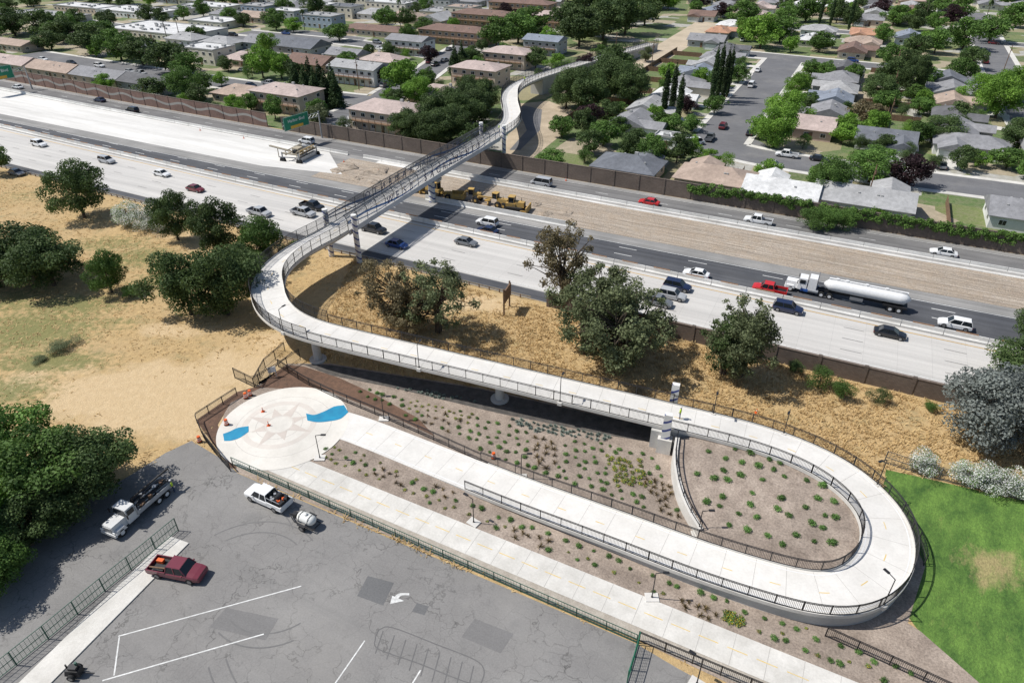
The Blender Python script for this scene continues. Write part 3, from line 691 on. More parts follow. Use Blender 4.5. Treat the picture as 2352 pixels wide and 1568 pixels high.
fence([Vector((p.x,p.y,.03)) for p in oP[iT-60:iT+20]],1.6,'dark chain link fence along dry grass behind ramp',plain('fence_dark',(.05,.05,.05),.6),.35,3,mesh=True,world=True)
# ---- lamp posts ------------------------------------------------------------
M_lens=plain('lamp_lens',(.6,.6,.58),.3)
b=MB();b.cyl((0,0,0),(0,0,3.6),.06,.045,8);b.cyl((0,0,0),(0,0,.3),.11,.08,8);mp=b.mesh('pole',M_black)
b=MB();b.beam((0,0,3.6),(.75,0,3.72),.07,.05);b.box(.95,0,3.72,.6,.26,.09);b.box(.95,0,3.665,.5,.2,.02,1);mh=b.mesh('lamp_head',[M_black,M_lens])
b=MB();b.box(0,0,.06,1.3,1.0,.12);mb_=b.mesh('base_plate',M_conc)
def lamp(p,rz,plate,label):
    o=empty('street_lamp',p,rz,label=label,cat='street lamp',group='lamps along the ramp');ob('pole',mp,o);ob('lamp_head',mh,o)
    if plate:ob('base_plate',mb_,o)
for px,py in((735,1052),(882,962),(1197,1096),(1088,1200),(1497,1372),(1602,1228),(1600,1570),(2190,1640)):lamp(W(px,py,.03),random.choice((0,2.5)),True,'black pole lamp on a square concrete base in gravel')
for px,py,sd in((680,775,1),(968,850,1),(1285,925,1),(1640,950,-1),(2005,1105,-1),(2050,1375,-1),(1790,1010,-1)):
    i=nearest(cw,W(px,py,3.5));p=(EL if sd>0 else ER)[i];t=tang(cw)[i];lamp(p,math.atan2(t.y,t.x)-sd*math.pi/2,False,'black pole lamp mounted on the ramp railing')
    b=MB();b.box(0,0,-.25,.55,.55,.45);ob('lamp_bracket',b.mesh('lamp_bracket',M_conc),bridge,p,math.atan2(t.y,t.x))
# ---- leaves / trees --------------------------------------------------------
def nrm(a):return a/np.maximum(1e-9,np.linalg.norm(a,axis=1))[:,None]
def cloud(cen,rad,n,size,squash=.8,up=.25,asp=.7,inner=.45):
    w=rad**2;w=w/w.sum();ix=rng.choice(len(rad),n,p=w);d=nrm(rng.normal(size=(n,3)));d[:,2]+=up;d=nrm(d)
    rr=rad[ix]*(1-inner*rng.random(n)**1.4);p=cen[ix]+d*rr[:,None]*np.array([1,1,squash])
    nn=nrm(d+.7*rng.normal(size=(n,3)));t=nrm(np.cross(nn,rng.normal(size=(n,3))));bb=np.cross(nn,t)
    s=size*(.55+.9*rng.random(n))[:,None]
    V=np.stack([p-t*s/2,p-bb*s*asp/2,p+t*s/2,p+bb*s*asp/2],1)
    bt=rng.random(len(rad));tone=np.clip(.6*bt[ix]+.4*rng.random(n),0,1);return V,tone
def leafmesh(name,V,tone,mats,mi=None):
    n=len(V);me=bpy.data.meshes.new(name);me.from_pydata(V.reshape(-1,3).tolist(),[],np.arange(n*4).reshape(n,4).tolist())
    at=me.attributes.new('tone','FLOAT','FACE');at.data.foreach_set('value',tone.astype(np.float32))
    for m in mats:me.materials.append(m)
    if mi is not None:me.polygons.foreach_set('material_index',mi.tolist())
    me.update();return me
def trunkmesh(H,r,limbs,cen=None,multi=1):
    b=MB()
    for k in range(multi):
        off=Vector((random.uniform(-.6,.6),random.uniform(-.6,.6),0))*(multi>1)
        top=Vector((off.x*2.5,off.y*2.5,H*.55));b.cyl(off-Vector((0,0,.2)),off.lerp(top,.5),r,r*.75,8);b.cyl(off.lerp(top,.5),top,r*.75,r*.4,8)
        for j in range(limbs):
            c=cen[random.randrange(len(cen))];s=off.lerp(top,random.uniform(.4,1));m_=s.lerp(Vector(c),.5)+Vector((0,0,.3));b.cyl(s,m_,r*.35,r*.22,6);b.cyl(m_,Vector(c),r*.22,r*.06,6)
    return b.mesh('trunk',M_bark)
TT={}
def mk_round(key,nb,n,size,rb=(1.0,1.8),zr=(2.0,8.9),R=4.1,multi=1,limbs=7,inner=.45,flower=False):
    cen=[];lob=[random.uniform(0,6.28) for _ in range(5)]
    for i in range(nb):
        while True:
            q=np.array([random.uniform(-1,1),random.uniform(-1,1),random.uniform(-1,1)])
            l=np.linalg.norm(q)
            if (.45 if i%3 else 0)<l<1:break
        tz=(q[2]+1)/2;an=math.atan2(q[1],q[0]);f=1+.2*math.sin(2*an+lob[0])+.14*math.sin(3*an+lob[1])
        q[:2]*= f*(1.0 if tz<.6 else 1.0-.3*(tz-.6))
        cen.append([q[0]*R,q[1]*R,zr[0]+(zr[1]-zr[0])*tz])
    cen=np.array(cen);rad=np.array([random.uniform(*rb) for _ in cen])
    V,t=cloud(cen,rad,n,size,inner=inner);V[:,:,2]=np.maximum(V[:,:,2],.05)
    mi=None;mats=[LM['oak']]
    if flower:
        mats=[LM['mid'],LM['wht']];mi=(rng.random(len(V))<.62).astype(int)
    TT[key]=(leafmesh('crown',V,t,mats,mi),trunkmesh(9,.28,limbs,cen.tolist(),multi))
for k in range(4):mk_round('big%d'%k,66,17000,.27,rb=(.8,1.7),zr=(1.2,8.9))
for k in range(5):mk_round('far%d'%k,44,5200,.46,zr=(1.5,8.9))
for k in range(3):mk_round('sparse%d'%k,64,9500,.22,rb=(.4,1.05),zr=(1.3,9.4),R=4.0,multi=3,limbs=16,inner=.8)
for k in range(2):mk_round('bush%d'%k,26,6500,.26,rb=(1.1,2.0),zr=(.8,7.5),R=3.6,limbs=4)
mk_round('flower',26,6500,.26,rb=(1.1,2.0),zr=(.8,7.5),R=3.6,limbs=4,flower=True)
def mk_col(key,R,n,size,cone):
    cen=[];rad=[]
    for i in range(26):
        t=i/25;z=.6+9.2*t;rr=(R*(1-t*.93) if cone else R*(.75+.5*math.sin(math.pi*min(1,t*1.1)))*(1 if t<.8 else (1-t)/.2*.9+.1))
        for k in range(4 if cone else 1):
            a=random.uniform(0,6.28);o=rr*.55 if cone else rr*.15;cen.append([o*math.cos(a),o*math.sin(a),z]);rad.append(max(.12,rr*(.55 if cone else .8)))
    V,t=cloud(np.array(cen),np.array(rad),n,size,squash=1.1);TT[key]=(leafmesh('crown',V,t,[LM['cyp']]),trunkmesh(9,.2,0,[[0,0,5]]))
mk_col('cypress',.75,3500,.26,False);mk_col('conifer',2.0,4500,.32,True)
b=MB();V=[];tn_=[]
for k in range(26):
    a=random.uniform(0,6.28);el=random.uniform(-.5,1.1);L_=2.0
    d=np.array([math.cos(a)*math.cos(el),math.sin(a)*math.cos(el),math.sin(el)]);sd=np.array([-math.sin(a),math.cos(a),0]);p0=np.array([0,0,9.5])
    for j in range(6):
        p1=p0+d*L_/6;wd=.42*math.sin(math.pi*(j+.8)/6.8);V.append([p0-sd*wd,p0+sd*wd,p1+sd*wd*.8,p1-sd*wd*.8]);tn_.append(random.random());p0=p1;d=d+np.array([0,0,-.28]);d/=np.linalg.norm(d)
b.cyl((0,0,-.2),(0,0,9.5),.2,.16,8)
TT['palm']=(leafmesh('crown',np.array(V),np.array(tn_),[LM['oak']]),b.mesh('trunk',M_bark))
occ=[]
NAMES={'oak':('oak_tree','dark green oak'),'mid':('leafy_tree','mid green leafy tree'),'lime':('lime_green_tree','bright lime green tree'),'grey':('grey_green_tree','grey green multi-stemmed tree'),'brown':('brown_tree','thin browning tree'),'purple':('plum_tree','dark purple leaved plum tree'),'silver':('silver_bush','large silver grey bush'),'cyp':('cypress_tree','dark narrow cypress')}
def tree(p,key,mat,H,R,label=None,group=None):
    cr,tk=TT[key];nm,lb=NAMES[mat];R0=5.0 if key[:3] in('big','far') else (4.2 if key[:3]=='spa' else 4.8)
    if key=='cypress':R0=1.0
    if key=='conifer':R0=2.2
    if key=='palm':R0=2.6;nm='palm_tree'
    o=empty(nm,p,random.uniform(0,6.28),label=label or lb+' standing among yards and streets',cat='bush' if 'bush' in nm else 'tree');
    if group:o['group']=group
    o.scale=(R/R0,R/R0,H/(9.9 if key[:3] in('big','far') else 9.4))
    ob('trunk',tk,o);c=ob('crown',cr,o)
    if key!='flower':
        c.material_slots[0].link='OBJECT';c.material_slots[0].material=LM[mat]
    occ.append((p.x,p.y,R*.7));return o
T1='dark green oak on dry grass beside the freeway'
near=[(195,500,'big0','oak',13,6.2,T1),(50,640,'big1','oak',11,7.6,T1),(125,655,'big3','oak',10.5,7.2,T1),(0,660,'big2','oak',9,7,T1),(410,552,'big3','oak',10.5,4.3,T1),(258,672,'big0','mid',8.2,3.4,'small green tree on dry grass'),(300,682,'bush0','mid',2.4,1.8,'low green bush on dry grass'),
(440,722,'big2','oak',11.5,6.0,T1),(525,722,'big1','oak',13,6.4,'tall dense dark green oak beside the footbridge'),(605,605,'big0','mid',9.5,4.8,'green tree beside the footbridge'),(505,590,'big3','oak',12,5.0,T1),(570,650,'big3','oak',7.5,4.8,T1),(665,590,'bush1','mid',4,3,'green bush below the footbridge'),(-5,400,'far1','oak',8,4,T1),
(905,748,'sparse0','brown',12,5.4,'thin brown green tree on dry grass'),(1005,768,'sparse1','grey',12.5,5.8,'grey green multi-stemmed tree on dry grass'),(955,765,'sparse2','brown',9,4.4,'thin brown green tree on dry grass'),
(1290,705,'sparse1','brown',15,5.2,'tall thin browning tree beside the freeway'),(1350,815,'sparse2','grey',14.5,6.4,'broad grey green tree beside the freeway'),(1400,850,'sparse0','grey',14,7.2,'broad grey green tree beside the freeway'),(1440,810,'sparse1','grey',11,6.2,'grey green tree beside the freeway'),(1375,760,'sparse2','grey',13,6,'grey green tree beside the freeway'),
(1685,864,'big3','grey',10.5,3.8,'round green tree beside the block wall'),(1690,866,'sparse1','grey',12.5,5.4,'open green tree beside the block wall'),(1660,860,'sparse0','oak',10.5,4.6,'open green tree beside the block wall'),
(2255,1020,'big0','silver',11.5,6.2,'large silver grey bush tree by the fence'),(2340,1010,'big1','silver',10.5,5.2,'large silver grey bush tree by the fence'),(2335,880,'big2','oak',7.5,5,'dark green tree by the block wall'),(2370,790,'big1','oak',6,3.5,'dark green tree near the freeway edge'),
(120,1140,'big1','mid',10,6.8,'green tree overhanging parking lot'),(240,1120,'big3','oak',9,5.4,'green tree overhanging parking lot'),(40,1100,'big0','mid',10,6.4,'green tree overhanging parking lot'),(-40,1270,'big2','lime',10,5,'bright green tree beside parking lot'),(0,1210,'big1','lime',8,4.4,'bright green tree beside parking lot'),(170,1190,'big2','oak',6.5,4.6,'green tree overhanging parking lot'),(-30,1370,'big3','mid',7,4.2,'green tree beside parking lot'),(10,1330,'big0','mid',6,3.4,'green tree beside parking lot'),(75,1250,'big3','oak',6.5,4,'green tree overhanging parking lot'),
(1878,892,'bush0','mid',3.8,2.1,'green shrub on dry grass by the wall'),(1930,912,'bush1','mid',3.6,2.0,'green shrub on dry grass by the wall'),(2015,925,'bush0','oak',2.6,1.5,'green shrub on dry grass by the wall'),(2135,942,'bush1','mid',1.8,1.2,'green shrub on dry grass by the wall'),(1825,855,'bush1','oak',2.6,1.5,'green shrub on dry grass by the wall'),
(145,800,'bush0','grey',1.4,2.4,'low grey green shrub on dry grass'),(90,830,'bush1','grey',.8,1.4,'low grey green shrub on dry grass'),(1465,905,'bush0','brown',.9,.9,'low dry shrub behind the ramp')]
for px,py,k,m,H,R,l in near:tree(W(px,py),k,m,H,R,l)
for px,py,H,R in((298,518,6,3.6),(336,526,6.6,3.8),(370,530,6,3.2),(2112,1080,3.4,2.3),(2215,1108,3.4,2.4),(2255,1118,3.6,2.6),(2300,1128,3.4,2.6),(2350,1138,3.6,2.7)):
    o=tree(W(px,py),'flower','mid',H,R,'white flowering oleander shrub by a fence');o.name='oleander_bush';o['category']='bush'
# ---- planting bed plants ---------------------------------------------------
def tuft(key,n,R,H,mats,size,shape='dome'):
    if shape=='dome':
        cen=np.array([[random.uniform(-.4,.4)*R,random.uniform(-.4,.4)*R,H*.35] for _ in range(9)]);V,t=cloud(cen,np.full(9,R*.6),n,size,squash=H/R*.8);V[:,:,2]=np.maximum(V[:,:,2],.02)
        return leafmesh(key,V,t,mats,(rng.random(n)<.35).astype(int) if len(mats)>1 else None)
    V=[];t=[]
    for k in range(n):
        a=random.uniform(0,6.28);el=random.uniform(.25,1.35);L_=H*random.uniform(.8,1.2);d=np.array([math.cos(a)*math.cos(el),math.sin(a)*math.cos(el),math.sin(el)]);sd=np.array([-math.sin(a),math.cos(a),0])*.03
        p=np.array([0,0,0]);m_=p+d*L_*.6;e=p+d*L_+np.array([0,0,-.08]);V+= [[p-sd,p+sd,m_+sd,m_-sd],[m_-sd,m_+sd,e+sd*.1,e-sd*.1]];r=random.random();t+=[r,r]
    return leafmesh(key,np.array(V),np.array(t),mats)
PM={'green':[tuft('shrub_plant',320,.45,.42,[LM['plant']],.10) for _ in range(2)],'bronze':[tuft('flax_plant',26,.5,.65,[LM['bronze']],.1,'sp')],'fescue':[tuft('fescue_plant',50,.3,.4,[LM['blueg']],.1,'sp')],'yellow':[tuft('flower_plant',160,.4,.32,[LM['plant'],LM['yel']],.10)]}
PI={'green':('shrub_plant','round green shrub in gravel bed','shrub'),'bronze':('flax_plant','spiky bronze flax plant in gravel bed','plant'),'fescue':('fescue_plant','blue grey grass tuft in gravel bed','plant'),'yellow':('flower_plant','low plant with yellow flowers','plant')}
spts=[]
def scatter(pl,n,kind,s0,s1,mind,zf=None,z0=0):
    P=PX(pl,z0);x0,x1=min(p.x for p in P),max(p.x for p in P);y0,y1=min(p.y for p in P),max(p.y for p in P)
    # loose rows along the beds
    cand=[]
    A0=[toAB(p) for p in P];amin,amax=min(a for a,_ in A0),max(a for a,_ in A0);bmin,bmax=min(q for _,q in A0),max(q for _,q in A0)
    area=0
    for i in range(len(P)):area+=P[i-1].x*P[i].y-P[i].x*P[i-1].y
    area=abs(area)/2;sp=max(mind,math.sqrt(area/n)*.93);r=0;bq=bmin+sp*.4
    while bq<bmax:
        aq=amin+(sp*.5 if r%2 else 0)
        while aq<amax:
            q=AB(aq+random.uniform(-.28,.28)*sp,bq+random.uniform(-.22,.22)*sp);cand.append((q.x,q.y));aq+=sp
        bq+=sp;r+=1
    random.shuffle(cand);c=0
    for x,y in cand:
        if c>=n:break
        if not inpoly(np.array([x]),np.array([y]),P)[0]:continue
        if any((x-a)**2+(y-b_)**2<(mind*.8)**2 for a,b_ in spts):continue
        spts.append((x,y));c+=1;nm,lb,ct=PI[kind];s=random.uniform(s0,s1)
        ob(nm,random.choice(PM[kind]),None,(x,y,zf(x,y) if zf else .03),random.uniform(0,6),lb,ct,group=kind+' plants in the gravel beds',sc=(s,s,s*random.uniform(.8,1.1)))
scatter([(1220,990),(1290,1010),(1270,1080),(1225,1070)],14,'bronze',.8,1.1,.9)
scatter([(1470,1080),(1535,1110),(1560,1190),(1480,1165)],16,'bronze',.7,1.05,.9)
scatter([(980,940),(1060,960),(1040,1000),(960,970)],9,'bronze',.6,.9,.8)
scatter([(1385,1040),(1470,1060),(1500,1120),(1420,1120)],36,'yellow',.8,1.3,.42)
scatter([(930,915),(1090,950),(1080,975),(930,940)],20,'yellow',.6,.9,.5)
scatter([(1170,960),(1400,1000),(1400,1015),(1180,985)],46,'fescue',.8,1.3,.42)
scatter([(880,885),(1000,900),(1130,930),(1000,915)],20,'fescue',.7,1.1,.45)
PAa=[(800,884),(1000,930),(1350,1010),(1520,1045),(1530,1120),(1575,1200),(1400,1140),(1200,1075),(1000,990),(860,925)]
scatter(PAa,130,'green',.6,1.05,.9)
PBb=[(1605,1030),(1740,1048),(1870,1095),(1940,1165),(1945,1230),(1885,1270),(1800,1255),(1650,1205),(1595,1120)]
scatter(PBb,42,'green',.85,1.45,1.3,bz,1.7)
PCc=[(750,1012),(850,1048),(1110,1166),(1400,1272),(1700,1385),(1880,1452),(2150,1568),(2010,1568),(1500,1368),(1100,1205),(740,1048)]
PCs=[(745,1022),(830,1052),(1100,1170),(1100,1200),(740,1052)]
for q,n_p in(([(1180,1205),(1270,1240),(1250,1260),(1180,1240)],7),([(1560,1370),(1650,1400),(1640,1430),(1560,1400)],8),([(1000,1110),(1050,1135),(1030,1155),(980,1130)],4),([(860,1070),(940,1100),(920,1120),(850,1090)],7)):scatter(q,n_p,'bronze',.6,.95,.75)
scatter([(1660,1400),(1710,1420),(1700,1440),(1660,1425)],10,'yellow',.9,1.3,.4);scatter(PCs,14,'yellow',.6,.9,.6);scatter(PCc,26,'yellow',.5,.85,.8);scatter(PCc,60,'green',.6,1.1,.9)
# ---- dry grass tufts (uncountable) ----------------------------------------
n1_,n2_=60000,70000
xg=np.concatenate([rng.uniform(-150,110,n1_),rng.uniform(-30,110,n2_)]);yg=np.concatenate([rng.uniform(35,190,n1_),rng.uniform(45,125,n2_)]);tall=np.concatenate([np.zeros(n1_),np.ones(n2_)])
ag=xg*EA.x+yg*EA.y;bg=xg*EB.x+yg*EB.y
ok=bg<np.array([LB('L6',a) for a in ag])-.6
for Pl in(MUL,LOT,LAW):ok&=~inpoly(xg,yg,PX(Pl))
dA=np.zeros(len(xg))
for px,py,rx,ry,am in DIRT:
    p=W(px,py);dA=np.maximum(dA,am*np.exp(-((xg-p.x)/rx)**2-((yg-p.y)/ry)**2))
clump=np.sin(xg*.35+2*np.sin(yg*.21))*np.cos(yg*.4+1.5*np.sin(xg*.17))
ok&=(rng.random(len(xg))>dA*1.3)&(clump+rng.normal(size=len(xg))*.5>-.35-.5*tall)
xg,yg,tall=xg[ok],yg[ok],tall[ok];n=len(xg)
Vs=[];tz=[];tb=rng.random(n)
for k in range(3):
    a=rng.uniform(0,6.28,n);hh=rng.uniform(.05,.22,n)*(1+1.3*tall);ln=rng.uniform(.2,.5,n);w=rng.uniform(.04,.09,n);b0=np.stack([xg+rng.normal(size=n)*.15,yg+rng.normal(size=n)*.15,np.zeros(n)],1)
    sd=np.stack([-np.sin(a)*w,np.cos(a)*w,np.zeros(n)],1);dr=np.stack([np.cos(a)*ln,np.sin(a)*ln,hh],1)
    Vs.append(np.stack([b0-sd,b0+sd,b0+dr+sd*.3,b0+dr-sd*.3],1));tz.append(.6*tb+.4*rng.random(n))
ob('dry_grass',leafmesh('dry_grass',np.concatenate(Vs),np.concatenate(tz),[LM['dry']]),label='tufts of dry straw grass',cat='grass',kind='stuff')
# ---- vehicles --------------------------------------------------------------
def build_vehicle(kind):
    L_,Wd,H={'sedan':(4.7,1.82,1.45),'suv':(4.8,1.9,1.75),'pickup':(5.7,1.98,1.85),'van':(5.2,1.95,2.0)}[kind];w=Wd/2;x=L_/2
    belt={'sedan':.92,'suv':1.05,'pickup':1.1,'van':1.1}[kind];hood=belt-.1
    st=[(-x,w*.8,.42,belt-.22),(-x+.12,w*.93,.3,belt-.08),(-x+.6,w,.24,belt),(0,w,.22,belt),(x-1.35,w,.22,belt),(x-.7,w*.98,.24,hood),(x-.15,w*.88,.3,hood-.14),(x,w*.7,.4,hood-.3)]
    if kind=='pickup':st=[(-x,w*.96,.45,.72),(-x+.1,w,.42,.74),(-.75,w,.35,.74),(-.74,w,.35,belt),(0,w,.3,belt),(x-1.5,w,.3,belt),(x-.6,w*.98,.3,hood+.02),(x-.12,w*.9,.32,hood-.08),(x,w*.8,.4,hood-.3)]
    body=MB();R=[]
    for X_,ww,zb,zt in st:R.append([(X_,-ww*.92,zb),(X_,-ww,zb+.18),(X_,-ww,max(zb+.2,zt-.16)),(X_,-ww*.9,zt-.01),(X_,-ww*.45,zt+.02),(X_,ww*.45,zt+.02),(X_,ww*.9,zt-.01),(X_,ww,max(zb+.2,zt-.16)),(X_,ww,zb+.18),(X_,ww*.92,zb)])
    body.loft(R,0)
    cab={'sedan':(-1.75,-1.15,.35,1.15),'suv':(-2.3,-2.0,.45,1.15),'pickup':(-.72,-.55,1.0,1.55),'van':(-2.5,-2.35,1.1,1.9)}[kind]
    xb,xtb,xtf,xf=cab;wt=w*.76;wb=w*.92
    pts=[(xtb,-wt,H-.07),(xtf,-wt,H-.07),(xtf,wt,H-.07),(xtb,wt,H-.07)];body.hexa(pts+[(a*.97+.0,b_*.93,H) for a,b_,c in pts])
    for sx,tx in((xb,xtb),(xf,xtf),((xb+xf)/2-.1,(xtb+xtf)/2-.05)):
        for sg in(1,-1):body.beam((sx,sg*(wb+.005),belt-.02),(tx,sg*(wt+.012),H-.05),.09,.05)
    win=MB();win.hexa([(xb,-wb,belt-.03),(xf,-wb,belt-.03),(xf,wb,belt-.03),(xb,wb,belt-.03),(xtb,-wt,H-.06),(xtf,-wt,H-.06),(xtf,wt,H-.06),(xtb,wt,H-.06)])
    if kind=='pickup':
        for sg in(1,-1):body.box((-x-.74)/2-.02,sg*(w-.05),.93,x-.74+.02,.1,.42)
        body.box(-x+.05,0,.93,.09,Wd-.2,.42)
    for sg in(1,-1):body.box(xf-.35,sg*(w+.08),belt+.06,.12,.2,.14)
    parts=[('body',body.mesh('body',[paint((.5,.5,.5))]),None),('window',win.mesh('window',M_glass),None)]
    wh=MB();r=.34 if kind in('sedan',) else .39;wh.cyl((0,-.12,0),(0,.12,0),r,r,18,0);wh.cyl((0,-.13,0),(0,.13,0),r*.6,r*.6,12,1);wm=wh.mesh('wheel',[M_tyre,M_rim])
    for sx in(-x*.62,x*.63):
        for sg in(1,-1):parts.append(('wheel',wm,(sx,sg*(w-.1),r)))
    hl=MB();hl.box(0,0,0,.12,.32,.14);hm=hl.mesh('headlight',paint((.8,.8,.78),.1));tl=MB();tl.box(0,0,0,.1,.22,.2);tm_=tl.mesh('tail_light',paint((.35,.01,.01),.2))
    for sg in(1,-1):parts.append(('headlight',hm,(x-.14,sg*w*.66,hood-.26)));parts.append(('tail_light',tm_,(-x+.06,sg*w*.78,belt-.3)))
    if kind=='pickup':
        bl=MB();bl.box((-x-.74)/2,0,.765,x-.74-.15,Wd-.24,.02);parts.append(('bed_liner',bl.mesh('bed_liner',M_black),None))
    return parts
VT={k:build_vehicle(k) for k in('sedan','suv','pickup','van')}
CN={'white':(.80,.80,.79),'silver':(.42,.43,.44),'grey':(.16,.17,.18),'black':(.012,.012,.014),'red':(.55,.02,.02),'dark red':(.16,.02,.025),'blue':(.02,.06,.22),'dark blue':(.012,.02,.06),'burgundy':(.17,.03,.045),'tan':(.4,.33,.22)}
def vehicle(p,rz,kind,cn,where,z=.05,group=None):
    nm={'sedan':'sedan_car','suv':'suv_car','pickup':'pickup_truck','van':'van'}[kind];kd={'sedan':'sedan car','suv':'sport utility car','pickup':'pickup truck','van':'van'}[kind]
    o=empty(nm,(p.x,p.y,z),rz,label=f'{cn} {kd} {where}',cat={'sedan':'car','suv':'car','pickup':'truck','van':'van'}[kind])
    if group:o['group']=group
    for pn,me,l in VT[kind]:
        c=ob(pn,me,o,l)
        if pn=='body':c.material_slots[0].link='OBJECT';c.material_slots[0].material=paint(CN[cn])
    occ.append((p.x,p.y,2.5));return o
E_=AR;Wt=AR+math.pi
for px,py,k,c,dr in[(92,336,'suv','white',E_),(247,374,'suv','silver',E_),(373,404,'sedan','white',E_),(450,439,'sedan','dark red',E_),(597,494,'pickup','silver',E_),(698,495,'pickup','silver',E_),(718,480,'pickup','black',E_),(858,532,'pickup','black',E_),(912,567,'sedan','blue',E_),(1071,562,'sedan','grey',E_),(1119,517,'suv','white',Wt),(1120,535,'sedan','dark blue',Wt),(1598,635,'sedan','white',Wt),(1555,664,'suv','dark blue',E_),(1543,685,'suv','silver',E_),(1511,700,'suv','grey',E_),(1766,672,'pickup','red',Wt),(1808,715,'suv','dark blue',E_),(2042,772,'sedan','black',E_),(2190,752,'suv','white',Wt),(2165,586,'sedan','white',Wt),(1740,513,'pickup','white',Wt),(1490,470,'sedan','red',Wt),(1243,426,'van','silver',Wt),(705,329,'suv','white',Wt),(305,258,'suv','black',Wt),(230,234,'sedan','dark blue',Wt),(42,204,'sedan','white',Wt)]:
    vehicle(W(px,py),dr,k,c,'driving on the freeway',group='cars driving on the freeway')
vehicle(W(40,402),E_,'sedan','grey','parked on the road beside oaks')
def head(p,q):v=W(*q)-W(*p);return math.atan2(v.y,v.x)
bp=vehicle(W(413,1318),head((360,1305),(470,1325)),'pickup','burgundy','parked on asphalt by the sidewalk')
b=MB();b.box(-2.1,.4,1.0,.7,.4,.35,0);b.box(-1.4,-.4,.95,.6,.7,.3,1);b.beam((-2.6,-.6,1.2),(-.9,-.5,1.2),.15,.1,2);ob('bed_cargo',b.mesh('bed_cargo',[M_orange,M_black,M_wood]),bp)
wp=vehicle(W(618,1152),head((665,1178),(572,1135)),'pickup','white','loaded with equipment and towing a tank')
b=MB();b.box(-1.8,0,1.0,1.95,1.5,.45)
for i in range(26):b.box(random.uniform(-2.65,-1.0),random.uniform(-.65,.65),random.uniform(1.2,1.5),random.uniform(.15,.45),random.uniform(.15,.45),random.uniform(.2,.5),(0,0,2,0,0,1)[i%6],random.uniform(0,1))
b.cyl((-1.8,-.5,1.6),(-1.8,.4,1.6),.3,.3,12,0);b.beam((-2.7,-.85,1.7),(-.8,-.85,1.7),.06,.06,2);b.beam((-2.7,.85,1.7),(-.8,.85,1.7),.06,.06,2)
ob('equipment',b.mesh('equipment',[M_black,M_orange,M_steel]),wp)
tr=empty('tank_trailer',W(708,1206,.03),head((665,1178),(572,1135)),label='small white water tank trailer behind pickup',cat='trailer')
b=MB();R=[]
for i in range(11):
    t=i/10;xx=-1.15+2.3*t;rr=.62*math.sqrt(max(.1,1-(2*t-1)**6));R.append([(xx,rr*math.cos(a),1.12+rr*.85*math.sin(a)) for a in[2*math.pi*k/18 for k in range(18)]])
b.loft(R);b.cyl((0,0,1.6),(0,0,1.78),.2,.2,12);ob('tank',b.mesh('tank',paint((.72,.72,.68),.5),True),tr)
b=MB();b.beam((-1.3,-.6,.5),(1.3,-.6,.5),.1,.12);b.beam((-1.3,.6,.5),(1.3,.6,.5),.1,.12);b.beam((1.3,-.6,.5),(2.6,0,.5),.1,.1);b.beam((1.3,.6,.5),(2.6,0,.5),.1,.1);b.beam((-1.3,-.6,.5),(-1.3,.6,.5),.1,.1)
b.box(1.6,0,.85,.5,.5,.6)
for xx in(-.6,.6):b.beam((xx,-.66,1.1),(xx,-.4,1.66),.05,.05);b.beam((xx,-.4,1.66),(xx,.4,1.66),.05,.05);b.beam((xx,.4,1.66),(xx,.66,1.1),.05,.05)
ob('frame',b.mesh('frame',M_black),tr)
for sg in(1,-1):
    ob('wheel',VT['pickup'][2][1],tr,(0,sg*.9,.39));b=MB();b.box(0,0,0,1.0,.3,.06);ob('fender',b.mesh('fender',M_black),tr,(0,sg*.9,.84))
wk=empty('crane_truck',W(322,1176,.03),head((395,1115),(265,1228)),label='white flatbed crane truck loaded with steel pipes',cat='truck')
def bigcab(par,colr,xf):
    b=MB();b.box(xf-1.0,0,1.25,1.9,1.7,1.1,0,0,1,.85);b.box(xf-2.65,0,1.75,1.5,2.2,2.0,0,0,.85,.88)
    for sg in(1,-1):b.box(xf-.8,sg*1.0,.95,1.5,.42,.5,0,0,.7,.8)
    b.box(xf+.0,0,.65,.25,2.3,.35,0)
    ob('cab',b.mesh('cab',colr),par)
    b=MB();b.hexa([(xf-1.93,-.95,1.95),(xf-1.88,-.95,1.95),(xf-1.88,.95,1.95),(xf-1.93,.95,1.95),(xf-2.05,-.85,2.62),(xf-2.0,-.85,2.62),(xf-2.0,.85,2.62),(xf-2.05,.85,2.62)])
    for sg in(1,-1):b.box(xf-2.6,sg*1.055,2.2,.9,.06,.65)
    ob('windshield',b.mesh('windshield',M_glass),par)
    b=MB();b.box(xf+.0,0,1.2,.06,1.1,.8);ob('grille',b.mesh('grille',M_steel),par)
    for sg in(1,-1):
        b=MB();b.box(xf+.02,sg*.95,1.05,.1,.35,.22);ob('headlight',b.mesh('headlight',paint((.8,.8,.78),.1)),par)
        b=MB();b.beam((xf-1.9,sg*1.1,2.3),(xf-1.8,sg*1.4,2.3),.04,.04);b.box(xf-1.8,sg*1.45,2.15,.1,.18,.6);ob('mirror',b.mesh('mirror',M_black),par)
bw=MB();bw.cyl((0,-.15,0),(0,.15,0),.5,.5,18,0);bw.cyl((0,-.16,0),(0,.16,0),.27,.27,12,1);BWm=bw.mesh('wheel',[M_tyre,M_white])
bigcab(wk,paint((.66,.66,.65)),4.2)
b=MB();b.beam((-4.2,-.45,.8),(4.0,-.45,.8),.2,.3);b.beam((-4.2,.45,.8),(4.0,.45,.8),.2,.3);ob('chassis',b.mesh('chassis',M_black),wk)
b=MB();b.box(-1.6,0,1.1,5.2,2.4,.2);
for sg in(1,-1):b.box(-1.6,sg*1.18,1.4,5.2,.06,.4)
b.box(.95,0,1.8,.1,2.4,1.3);ob('flatbed',b.mesh('flatbed',paint((.38,.39,.40))),wk)
b=MB()
